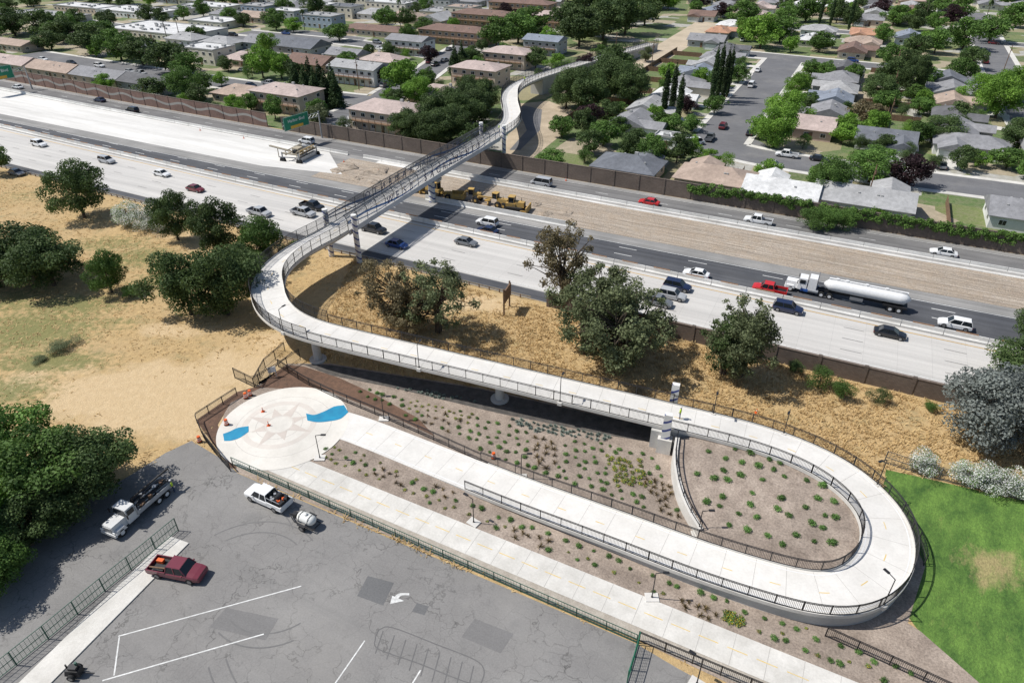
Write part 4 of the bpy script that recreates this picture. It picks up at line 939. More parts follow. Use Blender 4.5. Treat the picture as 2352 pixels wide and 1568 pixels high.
for i in range(16):
    yy=random.uniform(-.9,.9);zz=random.uniform(1.3,1.8);b.cyl((-4.6+random.random()*.6,yy,zz),(.4,yy+random.uniform(-.2,.2),zz+.1),.06,.06,6,i%2)
for i in range(20):b.box(random.uniform(-3.9,.3),random.uniform(-.9,.9),random.uniform(1.35,1.75),random.uniform(.3,.8),random.uniform(.2,.6),.5,(1,0,2,1)[i%4],random.random())
ob('pipe_load',b.mesh('pipe_load',[M_steel,M_black,M_wood]),wk)
b=MB();b.cyl((.4,0,1.2),(.4,0,2.6),.2,.16,10);b.beam((.4,0,2.6),(-5.0,.3,2.9),.18,.22);b.beam((-5.0,.3,2.9),(-5.0,.3,2.2),.04,.04);ob('crane_boom',b.mesh('crane_boom',M_black),wk)
for xx in(3.4,-2.0,-3.2):
    for sg in(1,-1):ob('wheel',BWm,wk,(xx,sg*1.05,.5))
wk.scale=(.92,.92,.92)
ta=toAB(W(1934,690))[0]
tk=empty('tanker_truck',AB(ta,LB('L4',ta)+4.9,.05),Wt,label='white articulated tanker truck with blue stripe on asphalt lanes',cat='truck')
bigcab(tk,paint(CN['white']),9.3)
b=MB();b.box(5.1,0,1.9,1.4,2.2,2.3,0,0,.9,.9);b.box(5.5,0,.75,2.6,2.2,.5,1);ob('sleeper',b.mesh('sleeper',[paint(CN['white']),paint((.03,.12,.4))]),tk)
b=MB();R=[]
for i in range(17):
    t=i/16;xx=-9.8+13.2*t;rr=1.12*min(1,math.sqrt(max(.05,1-(abs(2*t-1))**14)));R.append([(xx,rr*math.cos(a),2.25+rr*.95*math.sin(a)) for a in[2*math.pi*k/20 for k in range(20)]])
b.loft(R);ob('tank',b.mesh('tank',paint(CN['white'],.25),True),tk)
b=MB();b.box(-3.2,0,3.36,12,.5,.06)
for xx in(-6,-3,0,1.5):b.cyl((xx,0,3.3),(xx,0,3.5),.3,.3,12)
b.beam((-9,-.45,3.5),(3,-.45,3.5),.04,.04,1);b.beam((-9,.45,3.5),(3,.45,3.5),.04,.04,1);ob('catwalk',b.mesh('catwalk',[M_white,M_steel]),tk)
b=MB();b.beam((-9.6,-.4,1.0),(8.6,-.4,1.0),.2,.3);b.beam((-9.6,.4,1.0),(8.6,.4,1.0),.2,.3);b.box(-7.8,0,1.0,3.6,2.3,.3);b.box(-2,0,.85,2,1.9,.5,1);ob('chassis',b.mesh('chassis',[M_black,M_steel]),tk)
for sg in(1,-1):
    b=MB();b.cyl((4.0,sg*.95,.8),(5.6,sg*.95,.8),.33,.33,12);ob('fuel_tank',b.mesh('fuel_tank',M_steel),tk)
    b=MB();b.cyl((4.4,sg*.9,1.5),(4.4,sg*.9,3.6),.08,.08,8);ob('exhaust_pipe',b.mesh('exhaust_pipe',M_rim),tk)
for xx in(8.4,3.4,2.1,-7.2,-8.5):
    for sg in(1,-1):ob('wheel',BWm,tk,(xx,sg*1.05,.5))
M_cat=pm('dusty_yellow_paint',(.50,.31,.07),(.36,.25,.11),1.5,.7,big=.1)
def earth(p,rz,kind):
    dozer=kind=='dozer'
    o=empty('bulldozer' if dozer else ('wheel_scraper' if kind=='scraper' else 'motor_grader'),(p.x,p.y,.06),rz,label='dusty yellow '+{'dozer':'tracked bulldozer','scraper':'wheeled earth scraper','grader':'wheeled motor grader'}[kind]+' parked on graded dirt',cat='construction machine')
    bwg=MB();bwg.cyl((0,-.25,0),(0,.25,0),.78,.78,16,0);bwg.cyl((0,-.26,0),(0,.26,0),.35,.35,10,1);wm=bwg.mesh('wheel',[M_tyre,M_cat])
    if dozer:
        for sg in(1,-1):
            b=MB();R=[[(-2.1,sg*1.1-.3,.5),(-1.7,sg*1.1-.3,.05),(1.7,sg*1.1-.3,.05),(2.1,sg*1.1-.3,.5),(1.6,sg*1.1-.3,1.0),(-1.6,sg*1.1-.3,1.0)],[(-2.1,sg*1.1+.3,.5),(-1.7,sg*1.1+.3,.05),(1.7,sg*1.1+.3,.05),(2.1,sg*1.1+.3,.5),(1.6,sg*1.1+.3,1.0),(-1.6,sg*1.1+.3,1.0)]];b.loft(R);ob('track',b.mesh('track',M_tyre),o)
        b=MB();b.box(1.0,0,1.5,2.2,1.5,1.1,0,0,.95,.85);b.box(-.9,0,1.3,2.2,1.7,.8);b.cyl((1.3,.3,2),(1.3,.3,2.8),.07,.07,8,1);b.box(2.11,0,1.4,.06,1.2,.8,1);ob('body',b.mesh('body',[M_cat,M_black]),o)
        b=MB();b.box(2.9,0,.75,.25,3.8,1.3,0,0,1,1);b.beam((1.5,1.5,.5),(2.8,1.5,.5),.2,.2);b.beam((1.5,-1.5,.5),(2.8,-1.5,.5),.2,.2);ob('blade',b.mesh('blade',M_cat),o)
        b=MB();b.box(-2.6,0,1.0,.9,1.2,.3);b.beam((-3,0,1),(-3,0,.2),.15,.3);ob('ripper',b.mesh('ripper',M_cat),o);cx=-.8;cz=1.7
    elif kind=='scraper':
        b=MB();b.box(3.4,0,1.5,2.2,1.4,1.0,0,0,.9,.85);b.beam((2.6,0,2.2),(.4,0,2.2),.4,.35);b.beam((.4,-1.3,2.1),(.4,1.3,2.1),.3,.3);b.beam((.4,1.3,2.0),(-1.2,1.4,1.0),.2,.25);b.beam((.4,-1.3,2.0),(-1.2,-1.4,1.0),.2,.25);b.box(-4.1,0,1.4,1.6,1.2,.9,0,0,.8,.8);b.cyl((4,.3,2),(4,.3,2.7),.07,.07,8,1);b.box(4.4,0,1.45,.06,1.1,.7,1);b.box(-3.4,0,1.0,.5,1.8,.6,1);ob('body',b.mesh('body',[M_cat,M_black]),o)
        b=MB();b.box(-1.4,1.3,1.15,3.4,.1,1.3);b.box(-1.4,-1.3,1.15,3.4,.1,1.3);b.box(-3.1,0,1.2,.15,2.5,1.4);b.box(.3,0,.9,.15,2.5,.8);b.box(-1.4,0,.5,3.3,2.5,.15,1);ob('bowl',b.mesh('bowl',[M_cat,M_dirt]),o)
        for xx in(3.2,-3.9):
            for sg in(1,-1):ob('wheel',wm,o,(xx,sg*1.15,.78))
        cx=1.9;cz=1.6
    else:
        b=MB();b.box(-2.6,0,1.6,3.0,1.3,1.1,0,0,.9,.9);b.beam((-1,0,1.9),(4.4,0,1.5),.3,.35);b.box(4.4,0,1.1,.5,1.6,.5);b.cyl((-2.8,.3,2.1),(-2.8,.3,2.8),.07,.07,8,1);b.box(-4.2,0,1.3,.3,1.9,.6,1);ob('body',b.mesh('body',[M_cat,M_black]),o)
        b=MB();b.box(1.6,0,.5,.2,4.0,.75,0,.5);b.cyl((1.6,0,.95),(1.6,0,1.15),.8,.8,16);ob('blade',b.mesh('blade',M_cat),o)
        for xx in(4.4,-1.7,-3.3):
            for sg in(1,-1):ob('wheel',wm,o,(xx,sg*1.1,.78))
        cx=-.6;cz=1.9
    b=MB();b.box(cx,0,cz+.65,1.3,1.3,1.3,0,0,.9,.9);ob('cab_window',b.mesh('cab_window',M_glass),o)
    b=MB();b.box(cx,0,cz+1.36,1.5,1.5,.1)
    for sx in(-.62,.62):
        for sg in(1,-1):b.box(cx+sx,sg*.63,cz+.65,.1,.1,1.35)
    ob('cab_roof',b.mesh('cab_roof',M_cat),o);s_={'dozer':1.0,'scraper':.9,'grader':.92}[kind];o.scale=(s_,s_,s_)
earth(W(998,447),AR+3.0,'dozer');earth(W(1066,459),AR+.3,'scraper');earth(W(1134,472),AR+3.1,'grader');earth(W(1184,483),AR+.15,'dozer');earth(W(968,436),AR+1.2,'dozer')
pv=empty('paving_machine',W(690,362,.08),AR+.1,label='tan slipform concrete paving machine on new pavement',cat='construction machine')
M_pv=paint((.40,.35,.26),.7,0,0)
b=MB()
for xx in(-1.7,1.7):
    b.beam((xx,-3.6,1.6),(xx,3.6,1.6),.25,.3);b.beam((xx,-3.6,2.5),(xx,3.6,2.5),.15,.2)
    for k in range(8):b.beam((xx,-3.6+k*.9,1.6 if k%2 else 2.5),(xx,-2.7+k*.9,2.5 if k%2 else 1.6),.1,.1)
for yy in(-3.4,3.4):b.beam((-2.6,yy,1.9),(2.6,yy,1.9),.3,.35)
b.box(0,-.6,2.2,2.0,2.4,1.3,0,0,.9,.9);b.box(.2,2.2,2.0,1.4,1.0,1.1,1);b.box(-.4,.9,2.3,.8,.8,.9,2);b.box(.5,-2.4,2.1,.9,.9,1.2,2)
ob('body',b.mesh('body',[M_pv,M_steel,M_black]),pv)
for sx in(-2.5,2.5):
    for sg in(1,-1):
        b=MB();b.box(sx,sg*3.9,.42,1.7,.55,.8,0,0,.72,1);b.cyl((sx,sg*3.9,.8),(sx,sg*3.9,2.3),.18,.18,8,1);ob('track',b.mesh('track',[M_tyre,M_steel]),pv)
b=MB();b.beam((-2,-1,1.8),(-7.5,-2,2.9),.8,.2);b.beam((-5.5,-1.6,2.4),(-5.5,-1.6,0),.15,.15);b.beam((-2,-1.4,2.1),(-7.5,-2.4,3.2),.05,.05);ob('conveyor',b.mesh('conveyor',M_pv),pv)
b=MB();b.box(2.3,0,.7,.9,6.8,.9)
for k in range(-3,4):b.box(2.5,k*.9,2.3,.06,.06,1.0,1)
b.beam((2.5,-3.2,2.8),(2.5,3.2,2.8),.06,.06,1);b.box(2.3,0,1.75,1.0,6.6,.06,2);ob('screed',b.mesh('screed',[M_steel,M_yellow,M_black]),pv)
sk=empty('equipment_skid',W(175,1548,.03),AR+.4,label='small black towed engine skid on asphalt',cat='equipment')
b=MB();b.box(0,0,.6,1.4,.8,.6,0,0,.8,.8);b.box(.1,0,1.05,.7,.5,.3);b.cyl((-.5,0,.9),(-.5,0,1.4),.07,.07,8);b.beam((.7,0,.4),(1.8,0,.4),.08,.08);b.cyl((.3,.2,1.1),(.3,.2,1.5),.12,.12,10,1);ob('engine',b.mesh('engine',[M_black,M_green]),sk)
for sg in(1,-1):ob('wheel',VT['sedan'][2][1],sk,(0,sg*.55,.34))
b=MB()
for z0,z1,r0,r1,mi in((0,.1,.36,.36,1),(.1,.32,.29,.28,0),(.32,.46,.28,.27,2),(.46,.62,.27,.26,0),(.62,.76,.26,.25,2),(.76,1.0,.25,.22,0)):b.cyl((0,0,z0),(0,0,z1),r0,r1,14,mi)
dm=b.mesh('traffic_drum',[M_orange,M_black,M_white])
b=MB();b.box(0,0,.03,.4,.4,.06,0);b.cyl((0,0,.05),(0,0,.35),.15,.09,12,0);b.cyl((0,0,.35),(0,0,.5),.09,.06,12,1);b.cyl((0,0,.5),(0,0,.72),.06,.03,12,0);cm=b.mesh('traffic_cone',[M_orange,M_white])
for px,py in((521,975),(459,1014),(1134,1052),(565,914),(575,908)):ob('traffic_drum',dm,None,W(px,py,.10 if px==521 else .04),0,'orange and white traffic drum on the ground','traffic drum',group='traffic drums',sc=(.9,.9,.9))
for px,py in((604,945),(617,977),(1737,948),(1300,415),(870,395),(790,372),(560,318),(460,300)):ob('traffic_cone',cm,None,W(px,py,.10 if py>900 and px<700 else .06),0,'orange traffic cone with white collar','traffic cone',group='traffic cones')
M_sgn=plain('sign_green',(.01,.20,.11),.5)
def gantry(pp,zc,wd,hh,post,label):
    p=W(*pp);o=empty('freeway_sign',(p.x,p.y,0),AR-.12,label=label,cat='sign')
    b=MB();b.box(0,0,0,.1,wd,hh);ob('sign_panel',b.mesh('sign_panel',M_sgn),o,(0,0,zc))
    b=MB();b.box(.06,0,-hh*.34,.02,wd*.5,hh*.22);ob('exit_strip',b.mesh('exit_strip',M_yellow),o,(0,0,zc))
    b=MB()
    for s in(-1,1):b.box(.06,s*(wd/2-.08),0,.02,.06,hh-.1);b.box(.06,0,s*(hh/2-.08),.02,wd-.1,.06)
    ob('sign_border',b.mesh('sign_border',M_white),o,(0,0,zc))
    t=text_mesh('Harbor Blvd',hh*.33,.01);t.materials.clear();t.materials.append(M_white)
    q=ob('sign_text',t,o);q.matrix_local=Matrix(((0,0,1,.07),(1,0,0,0),(0,1,0,zc+hh*.04),(0,0,0,1)))
    b=MB();
    for zz in(-.5,.5):b.beam((-.5,-wd/2,zc+zz),(-.5,post,zc+zz),.12,.12)
    for k in range(10):
        t0=-wd/2+(post+wd/2)*k/10;t1=-wd/2+(post+wd/2)*(k+1)/10;b.beam((-.5,t0,zc-.5),(-.5,t1,zc+.5 ),.06,.06)
    b.cyl((-.5,post,0),(-.5,post,zc+.8),.25,.2,12);ob('sign_frame',b.mesh('sign_frame',M_steel),o)
gantry((690,335),6.6,8.6,3.5,8.5,'green overhead freeway sign reading Harbor Blvd')
gantry((14,218),7,9.5,4.2,9.0,'green overhead freeway sign reading Harbor Blvd')
bs=empty('billboard',W(1166,714),-.3,label='weathered brown wooden sign board on two posts',cat='sign')
b=MB();b.box(0,0,3.4,.2,3.2,2.2);ob('sign_board',b.mesh('sign_board',M_wood),bs)
for sg in(1,-1):
    b=MB();b.box(-.15,sg*1.5,2.4,.22,.22,4.8);ob('sign_post',b.mesh('sign_post',M_wood),bs)
b=MB();b.box(0,0,1.3,.08,1.1,.9);b.box(0,.45,.6,.06,.06,1.2);b.box(0,-.45,.6,.06,.06,1.2);ob('notice_board',b.mesh('notice_board',M_white),None,W(628,866),AR-.7,'white notice board fixed on black fence','sign')
# ---- buildings -------------------------------------------------------------
RC_={'slate':(.15,.16,.18),'gray':(.26,.26,.27),'lgray':(.37,.37,.37),'white':(.64,.64,.63),'tan':(.40,.31,.25),'brown':(.20,.13,.105),'pink':(.47,.38,.345),'blue':(.23,.26,.31),'orange':(.45,.25,.16),'dgray':(.13,.13,.135)}
WC={'white':(.70,.70,.68),'beige':(.54,.45,.36),'gray':(.38,.39,.40),'cream':(.64,.60,.50),'pink':(.50,.38,.33),'blue':(.32,.38,.45),'tan':(.40,.29,.20),'yellow':(.52,.42,.22)}
def rmat(k):
    kk=('roof',k)
    if kk not in _cache:_cache[kk]=pm('roof_'+k,RC_[k],tuple(x*.78 for x in RC_[k]),1.2,.95,.2,fine=.22,big=.15,bigs=.25)
    return _cache[kk]
def wmat(k):
    kk=('wall',k)
    if kk not in _cache:_cache[kk]=pm('stucco_'+k,WC[k],tuple(x*.88 for x in WC[k]),.8,.9,fine=.05)
    return _cache[kk]
b=MB();b.box(0,0,0,1.5,.08,1.2,0);b.box(0,-.05,0,1.25,.04,.95,1);b.box(0,-.075,0,.05,.03,.95,0);WIN=b.mesh('window',[M_white,M_glass])
b=MB();b.box(0,0,0,1.0,.1,2.1,0);b.cyl((.35,-.08,0),(.35,-.05,0),.05,.05,6,1);DOOR=b.mesh('door',[M_wood,M_steel])
b=MB();b.box(0,0,0,4.6,.1,2.2,0)
for z in(-.55,0,.55):b.box(0,-.055,z,4.5,.02,.04,1)
GAR=b.mesh('garage_door',[M_white,M_steel])
def roofm(b,w,d,h,rt,pitch,ox=0,oy=0,along=0,ov=.6):
    W2,D2=w/2+ov,d/2+ov
    def T(x,y,z):
        if along:x,y=-y,x
        return (x+ox,y+oy,z)
    if along:W2,D2=d/2+ov,w/2+ov
    rise=D2*pitch;r0=h-.12
    rx=W2 if rt=='gable' else max(.2,W2-D2)
    lo=[T(-W2,-D2,r0),T(W2,-D2,r0),T(W2,D2,r0),T(-W2,D2,r0)];lo2=[T(-W2,-D2,r0+.14),T(W2,-D2,r0+.14),T(W2,D2,r0+.14),T(-W2,D2,r0+.14)]
    rg=[T(-rx,0,r0+.14+rise),T(rx,0,r0+.14+rise)]
    b.add(lo+lo2+rg,[(3,2,1,0),(0,1,5,4),(1,2,6,5),(2,3,7,6),(3,0,4,7),(4,5,9,8),(6,7,8,9),(5,6,9),(7,4,8)],0)
    return rise
def house(p,rz,w,d,st,rt,rk,wk,label=None,front=-1,wing=None,apt=False,wing2=None):
    nm='apartment_building' if apt else 'house'
    o=empty(nm,(p.x,p.y,0),rz,label=(label or f'{ {1:"one",2:"two"}[st] } storey {wk} {"apartment building" if apt else "house"} with {rk} {rt} roof').replace('lgray','light gray').replace('dgray','dark gray'),cat='building' if apt else 'house')
    H=2.9*st;b=MB();b.box(0,0,H/2,w,d,H)
    r=MB()
    if rt=='flat':
        for sx,sy,ww,dd in((0,-d/2,w+.3,.3),(0,d/2,w+.3,.3),(-w/2,0,.3,d-.3),(w/2,0,.3,d-.3)):r.box(sx,sy,H+.25,ww,dd,.5,1)
        r.box(0,0,H+.06,w-.3,d-.3,.12,0)
        for k in range(max(3,int(w*d/50))):r.box(random.uniform(-w*.4,w*.4),random.uniform(-d*.35,d*.35),H+.5,random.uniform(.8,1.8),random.uniform(.8,1.4),.8,1)
    else:
        pt=.38 if not apt else .26
        roofm(r,w,d,H,rt,pt)
        if rt=='gable':
            D2=d/2
            for sx in(-w/2+.001,w/2-.001):b.add([(sx,-D2,H-.1),(sx,D2,H-.1),(sx,0,H-.1+D2*pt+.1)],[(0,1,2)])
        for wg,fr in((wing,front),(wing2,-front)):
            if not wg:continue
            wx,ww,wd=wg;b.box(wx,fr*(d/2+wd/2-.5),H/2-.01,ww,wd+1,H-.02)
            roofm(r,ww,wd+d*.5,H-.01,'gable',pt,wx,fr*(d/2+wd-(wd+d*.5)/2+.0),along=1)
            yy=fr*(d/2+wd);b.add([(wx-ww/2,yy,H-.1),(wx+ww/2,yy,H-.1),(wx,yy,H-.1+ww/2*pt)],[(0,1,2)])
        for k in range(random.choice((2,3,4))):r.box(random.uniform(-w*.35,w*.35),random.choice((-1,1))*d*.22,H+d*.5*pt*.55+.2,.4,.4,.6,1)
        if random.random()<.4:r.box(random.uniform(-w*.3,w*.3),d*.12,H+d*.5*pt*.9,.9,.6,1.4,1)
    ob('wall',b.mesh('wall',wmat(wk)),o);ob('roof',r.mesh('roof',[rmat(rk),plain('roof_vent',(.4,.4,.39),.7)]),o)
    for s in range(st):
        z=s*2.9+1.55;n=max(2,int(w/(3.2 if apt else 4.2)))
        for k in range(n):
            xx=-w/2+w*(k+.5)/n
            if wing and abs(xx-wing[0])<wing[1]/2+.7 and front<0:continue
            ob('window',WIN,o,(xx,-d/2-.03,z))
        for sg in(1,-1):
            for yy in(-d*.25,d*.25):
                q=ob('window',WIN,o,(sg*(w/2+.03),yy,z));q.rotation_euler=(0,0,sg*math.pi/2)
    if apt and st==2 and rt!='flat':
        b=MB();b.box(0,-d/2-.75,2.85,w*.9,1.4,.15);b.beam((-w*.45,-d/2-1.4,3.8),(w*.45,-d/2-1.4,3.8),.06,.06)
        for k in range(int(w/2.5)+1):b.box(-w*.45+w*.9*k/int(w/2.5),-d/2-1.4,1.9,.12,.12,3.8)
        ob('balcony',b.mesh('balcony',M_wood),o)
    if front<0:
        ob('door',DOOR,o,(w*.08 if not wing else -math.copysign(w*.1,wing[0]),-d/2-.06,1.06))
        if wing:ob('garage_door',GAR,o,(wing[0],-d/2-wing[2]-.06,1.11))
    else:
        q=ob('door',DOOR,o,(0,d/2+.06,1.06));q.rotation_euler=(0,0,math.pi)
        if wing:
            q=ob('garage_door',GAR,o,(wing[0],d/2+wing[2]+.06,1.11));q.rotation_euler=(0,0,math.pi)
    occ.append((p.x,p.y,max(w,d)*.6));return o
STS=[]
def street(P,w,label='grey asphalt residential street'):
    P=resample(catmull(P,6),4);STS.append((P,w,label))
def finish_streets():
    for k,(P,w,lb) in enumerate(STS):
        b=MB();z=.05+.006*k
        L_=[Vector((q.x,q.y,z)) for q in offs(P,w/2)];R_=[Vector((q.x,q.y,z)) for q in offs(P,-w/2)];b.ribbon(L_,R_);ob('street',b.mesh('street',M_street),label=lb,cat='road',kind='structure')
        b=MB();Q=resample(P,2.0)
        for sg in(1,-1):
            I,O=offs(Q,sg*(w/2+.02)),offs(Q,sg*(w/2+1.9))
            for i in range(len(Q)-1):
                m_=(I[i]+O[i+1])/2;bad=False
                for k2,(P2,w2,_) in enumerate(STS):
                    if k2!=k and min((m_.xy-q.xy).length for q in P2)<w2/2+1.6:bad=True;break
                if bad:continue
                pts=[Vector((q.x,q.y,.0)) for q in(I[i],I[i+1],O[i+1],O[i])]
                if sg<0:pts=[pts[1],pts[0],pts[3],pts[2]]
                b.hexa(pts+[q+Vector((0,0,.15)) for q in pts])
        ob('pavement',b.mesh('pavement',M_walk),label='pale concrete kerb and sidewalk',cat='pavement',kind='structure')
strip('yards',lambda a:LB('L1',max(-420,min(200,a)))+.5,lambda a:1400,.012,M_yard,'patchwork of lawns, dry yards and driveways',list(np.arange(-900,901,30)))
A1=-33.5
street([AB(A1,190),AB(A1,250),AB(A1,326)],14)
street([AB(A1-3,195),AB(A1+4,190),AB(A1+14,187),AB(0,186),AB(45,187),AB(120,188)],12.5)
street([AB(-60,330),AB(A1,328),AB(10,325),AB(60,320),AB(160,318)],12)
street([AB(50,190),AB(48,250),AB(46,330),AB(46,520)],12)
street([AB(-330,190),AB(-270,188),AB(-214,187),AB(-160,188),AB(-146,190)],12)
street(PX([(800,262),(870,232),(905,210),(960,180),(1010,145),(1060,112),(1120,80)]),11)
street(PX([(560,75),(740,92),(860,105),(1010,130)]),11)
street([AB(-420,262),AB(-330,258),AB(-240,262)],11)
street([AB(-60,412),AB(40,408),AB(200,404)],10)
street([AB(-420,395),AB(-250,400),AB(-140,405)],10)
finish_streets()
def distst(p):return min(min((p.xy-q.xy).length for q in P)-w/2 for P,w,_ in STS)
bc=AB(A1+3,193);poly('street_bulb',disc(bc,11,0,40),.045,M_street,'wide asphalt street corner','road')
poly('car_park',PX([(725,262),(800,250),(868,300),(840,318),(760,305)]),.03,M_street,'small asphalt car park behind the wall')
poly('car_park',PX([(405,98),(560,88),(610,92),(560,118),(440,122)]),.03,M_street,'asphalt car park between flat roofed buildings')
poly('car_park',PX([(640,72),(700,70),(840,88),(830,96),(700,90)]),.03,M_street,'asphalt car park between flat roofed buildings')
poly('car_park',PX([(120,60),(330,62),(330,74),(110,72)]),.03,M_street,'asphalt car park between flat roofed buildings')
poly('bare_lot',PX([(1178,240),(1260,232),(1330,262),(1290,310),(1215,370),(1150,360),(1170,300)]),.03,pm('bare_earth',(.44,.36,.26),(.37,.30,.21),.4,.95,.3,world=True,fine=.15,big=.2),'bare earth lot under the bridge landing')
poly('dirt_path',PX([(1425,165),(1520,98),(1600,50),(1660,55),(1575,112),(1490,165)]),.034,pm('track_dirt',(.48,.40,.30),(.42,.35,.25),.4,.95,world=True,fine=.1),'dirt track beside the trees')
poly('landing_pad',PX([(1190,248),(1205,243),(1245,252),(1240,300),(1195,345),(1170,345),(1210,300)]),.04,M_street,'dark asphalt path curving under the bridge')
R0=AR;R90=AR+math.pi/2
def driveway(p,q,w=4.5):
    d=(q-p).normalized();n=Vector((-d.y,d.x,0))*w/2;b=MB();b.ribbon([p+n+Vector((0,0,.155)),q+n+Vector((0,0,.155))],[p-n+Vector((0,0,.155)),q-n+Vector((0,0,.155))]);ob('driveway',b.mesh('driveway',M_walk),label='pale concrete driveway',cat='driveway',kind='structure')
for px,py,w,d,rt,rk,wk,fr,wg in[(1442,402,15,11,'hip','slate','beige',1,(3,6,3)),(1642,430,17,11,'hip','tan','beige',1,(-4,7,3)),(1790,460,15,10,'gable','white','white',1,(-3,6,4)),(1975,480,19,11,'gable','lgray','white',1,(5,7,5)),(1855,308,13,12,'gable','pink','pink',-1,None),(2028,338,14,10,'gable','slate','white',-1,(4,6.5,5)),(2222,352,17,10,'hip','gray','white',-1,(-4,7,4)),(2350,515,14,11,'gable','gray','white',1,None),(2420,370,15,10,'gable','lgray','cream',-1,(4,6,4)),(1530,335,6,5,'flat','white','white',-1,None)]:
    house(W(px,py),R0,w,d,1,rt,rk,wk,front=fr,wing=wg)
    if wg and fr<0:
        p=W(px,py);driveway(p+EA*wg[0]-EB*(d/2+wg[2]),p+EA*wg[0]-EB*(d/2+wg[2]+8))
cols=[(-58,range(196,325,18),1),(-9,range(232,312,17),-1),(26,range(228,312,17),1),(73,range(205,312,18),-1),(97,range(205,312,18),1)]
rk_=['gray','lgray','slate','gray','tan','lgray','gray','pink','blue','gray','white','dgray']
for ci,(a,bb,sd) in enumerate(cols):
    for qi,q in enumerate(bb):
        p=AB(a+random.uniform(-1.5,1.5),q+random.uniform(-.8,.8))
        house(p,R90+(math.pi if sd<0 else 0)+random.uniform(-.04,.04),random.uniform(11.5,13.5),random.uniform(9.5,11.5),1,random.choice(('gable','gable','hip')),rk_[(qi*5+ci*3)%len(rk_)],random.choice(('white','white','cream','beige','gray','blue','pink')),front=-1,wing=(random.choice((-3.0,3.0)),5.8,random.uniform(3,5)),wing2=(random.choice((-3,3)),5.5,random.uniform(1.5,3)) if random.random()<.4 else None)
        driveway(p+EA*sd*9,p+EA*sd*16.5,4.2)
for px,py,w,d,st,rt,rk,wk in[(900,292,20,13,2,'hip','pink','beige'),(665,248,20,12,2,'hip','pink','beige'),(570,232,20,11,1,'hip','tan','beige'),(350,205,24,10,1,'gable','dgray','gray'),(245,190,24,10,1,'gable','gray','beige'),(140,174,24,10,1,'gable','tan','beige'),(45,158,22,10,1,'gable','pink','cream'),(1105,190,18,12,2,'hip','pink','beige'),(1172,152,18,12,2,'hip','pink','beige'),(1010,232,16,12,1,'hip','pink','beige'),
(830,188,20,11,2,'gable','lgray','white'),(722,158,18,12,1,'gable','brown','tan'),(575,150,18,11,1,'hip','pink','beige'),(485,142,18,12,2,'flat','white','cream'),(690,118,24,14,1,'gable','slate','gray'),(610,110,15,12,1,'gable','gray','gray'),(745,62,20,11,2,'flat','lgray','blue'),(665,50,18,11,2,'flat','white','gray'),(600,38,18,11,2,'flat','lgray','blue'),(945,122,18,11,2,'gable','gray','white'),
(1050,98,34,13,2,'hip','brown','tan'),(1115,58,34,13,2,'hip','brown','tan'),(1200,30,38,13,2,'hip','brown','tan'),(1280,62,26,12,2,'hip','pink','tan'),(865,80,36,12,1,'hip','brown','beige'),(385,80,56,26,1,'flat','white','cream'),(320,36,46,20,1,'flat','white','white'),(100,48,50,24,1,'flat','lgray','cream'),(200,26,40,14,1,'flat','white','beige'),(900,30,28,12,2,'flat','white','cream'),(815,14,26,12,2,'flat','white','cream'),(490,24,34,16,1,'flat','white','cream'),(1000,20,28,12,2,'flat','lgray','gray'),(1252,122,16,11,2,'gable','blue','gray'),(30,112,30,10,1,'gable','tan','beige'),(800,140,15,10,1,'gable','gray','cream'),(500,60,24,16,1,'flat','white','cream'),(430,30,20,14,1,'flat','lgray','cream')]:
    house(W(px,py),R0,w,d,st,rt,rk,wk,apt=st==2 or w>25)
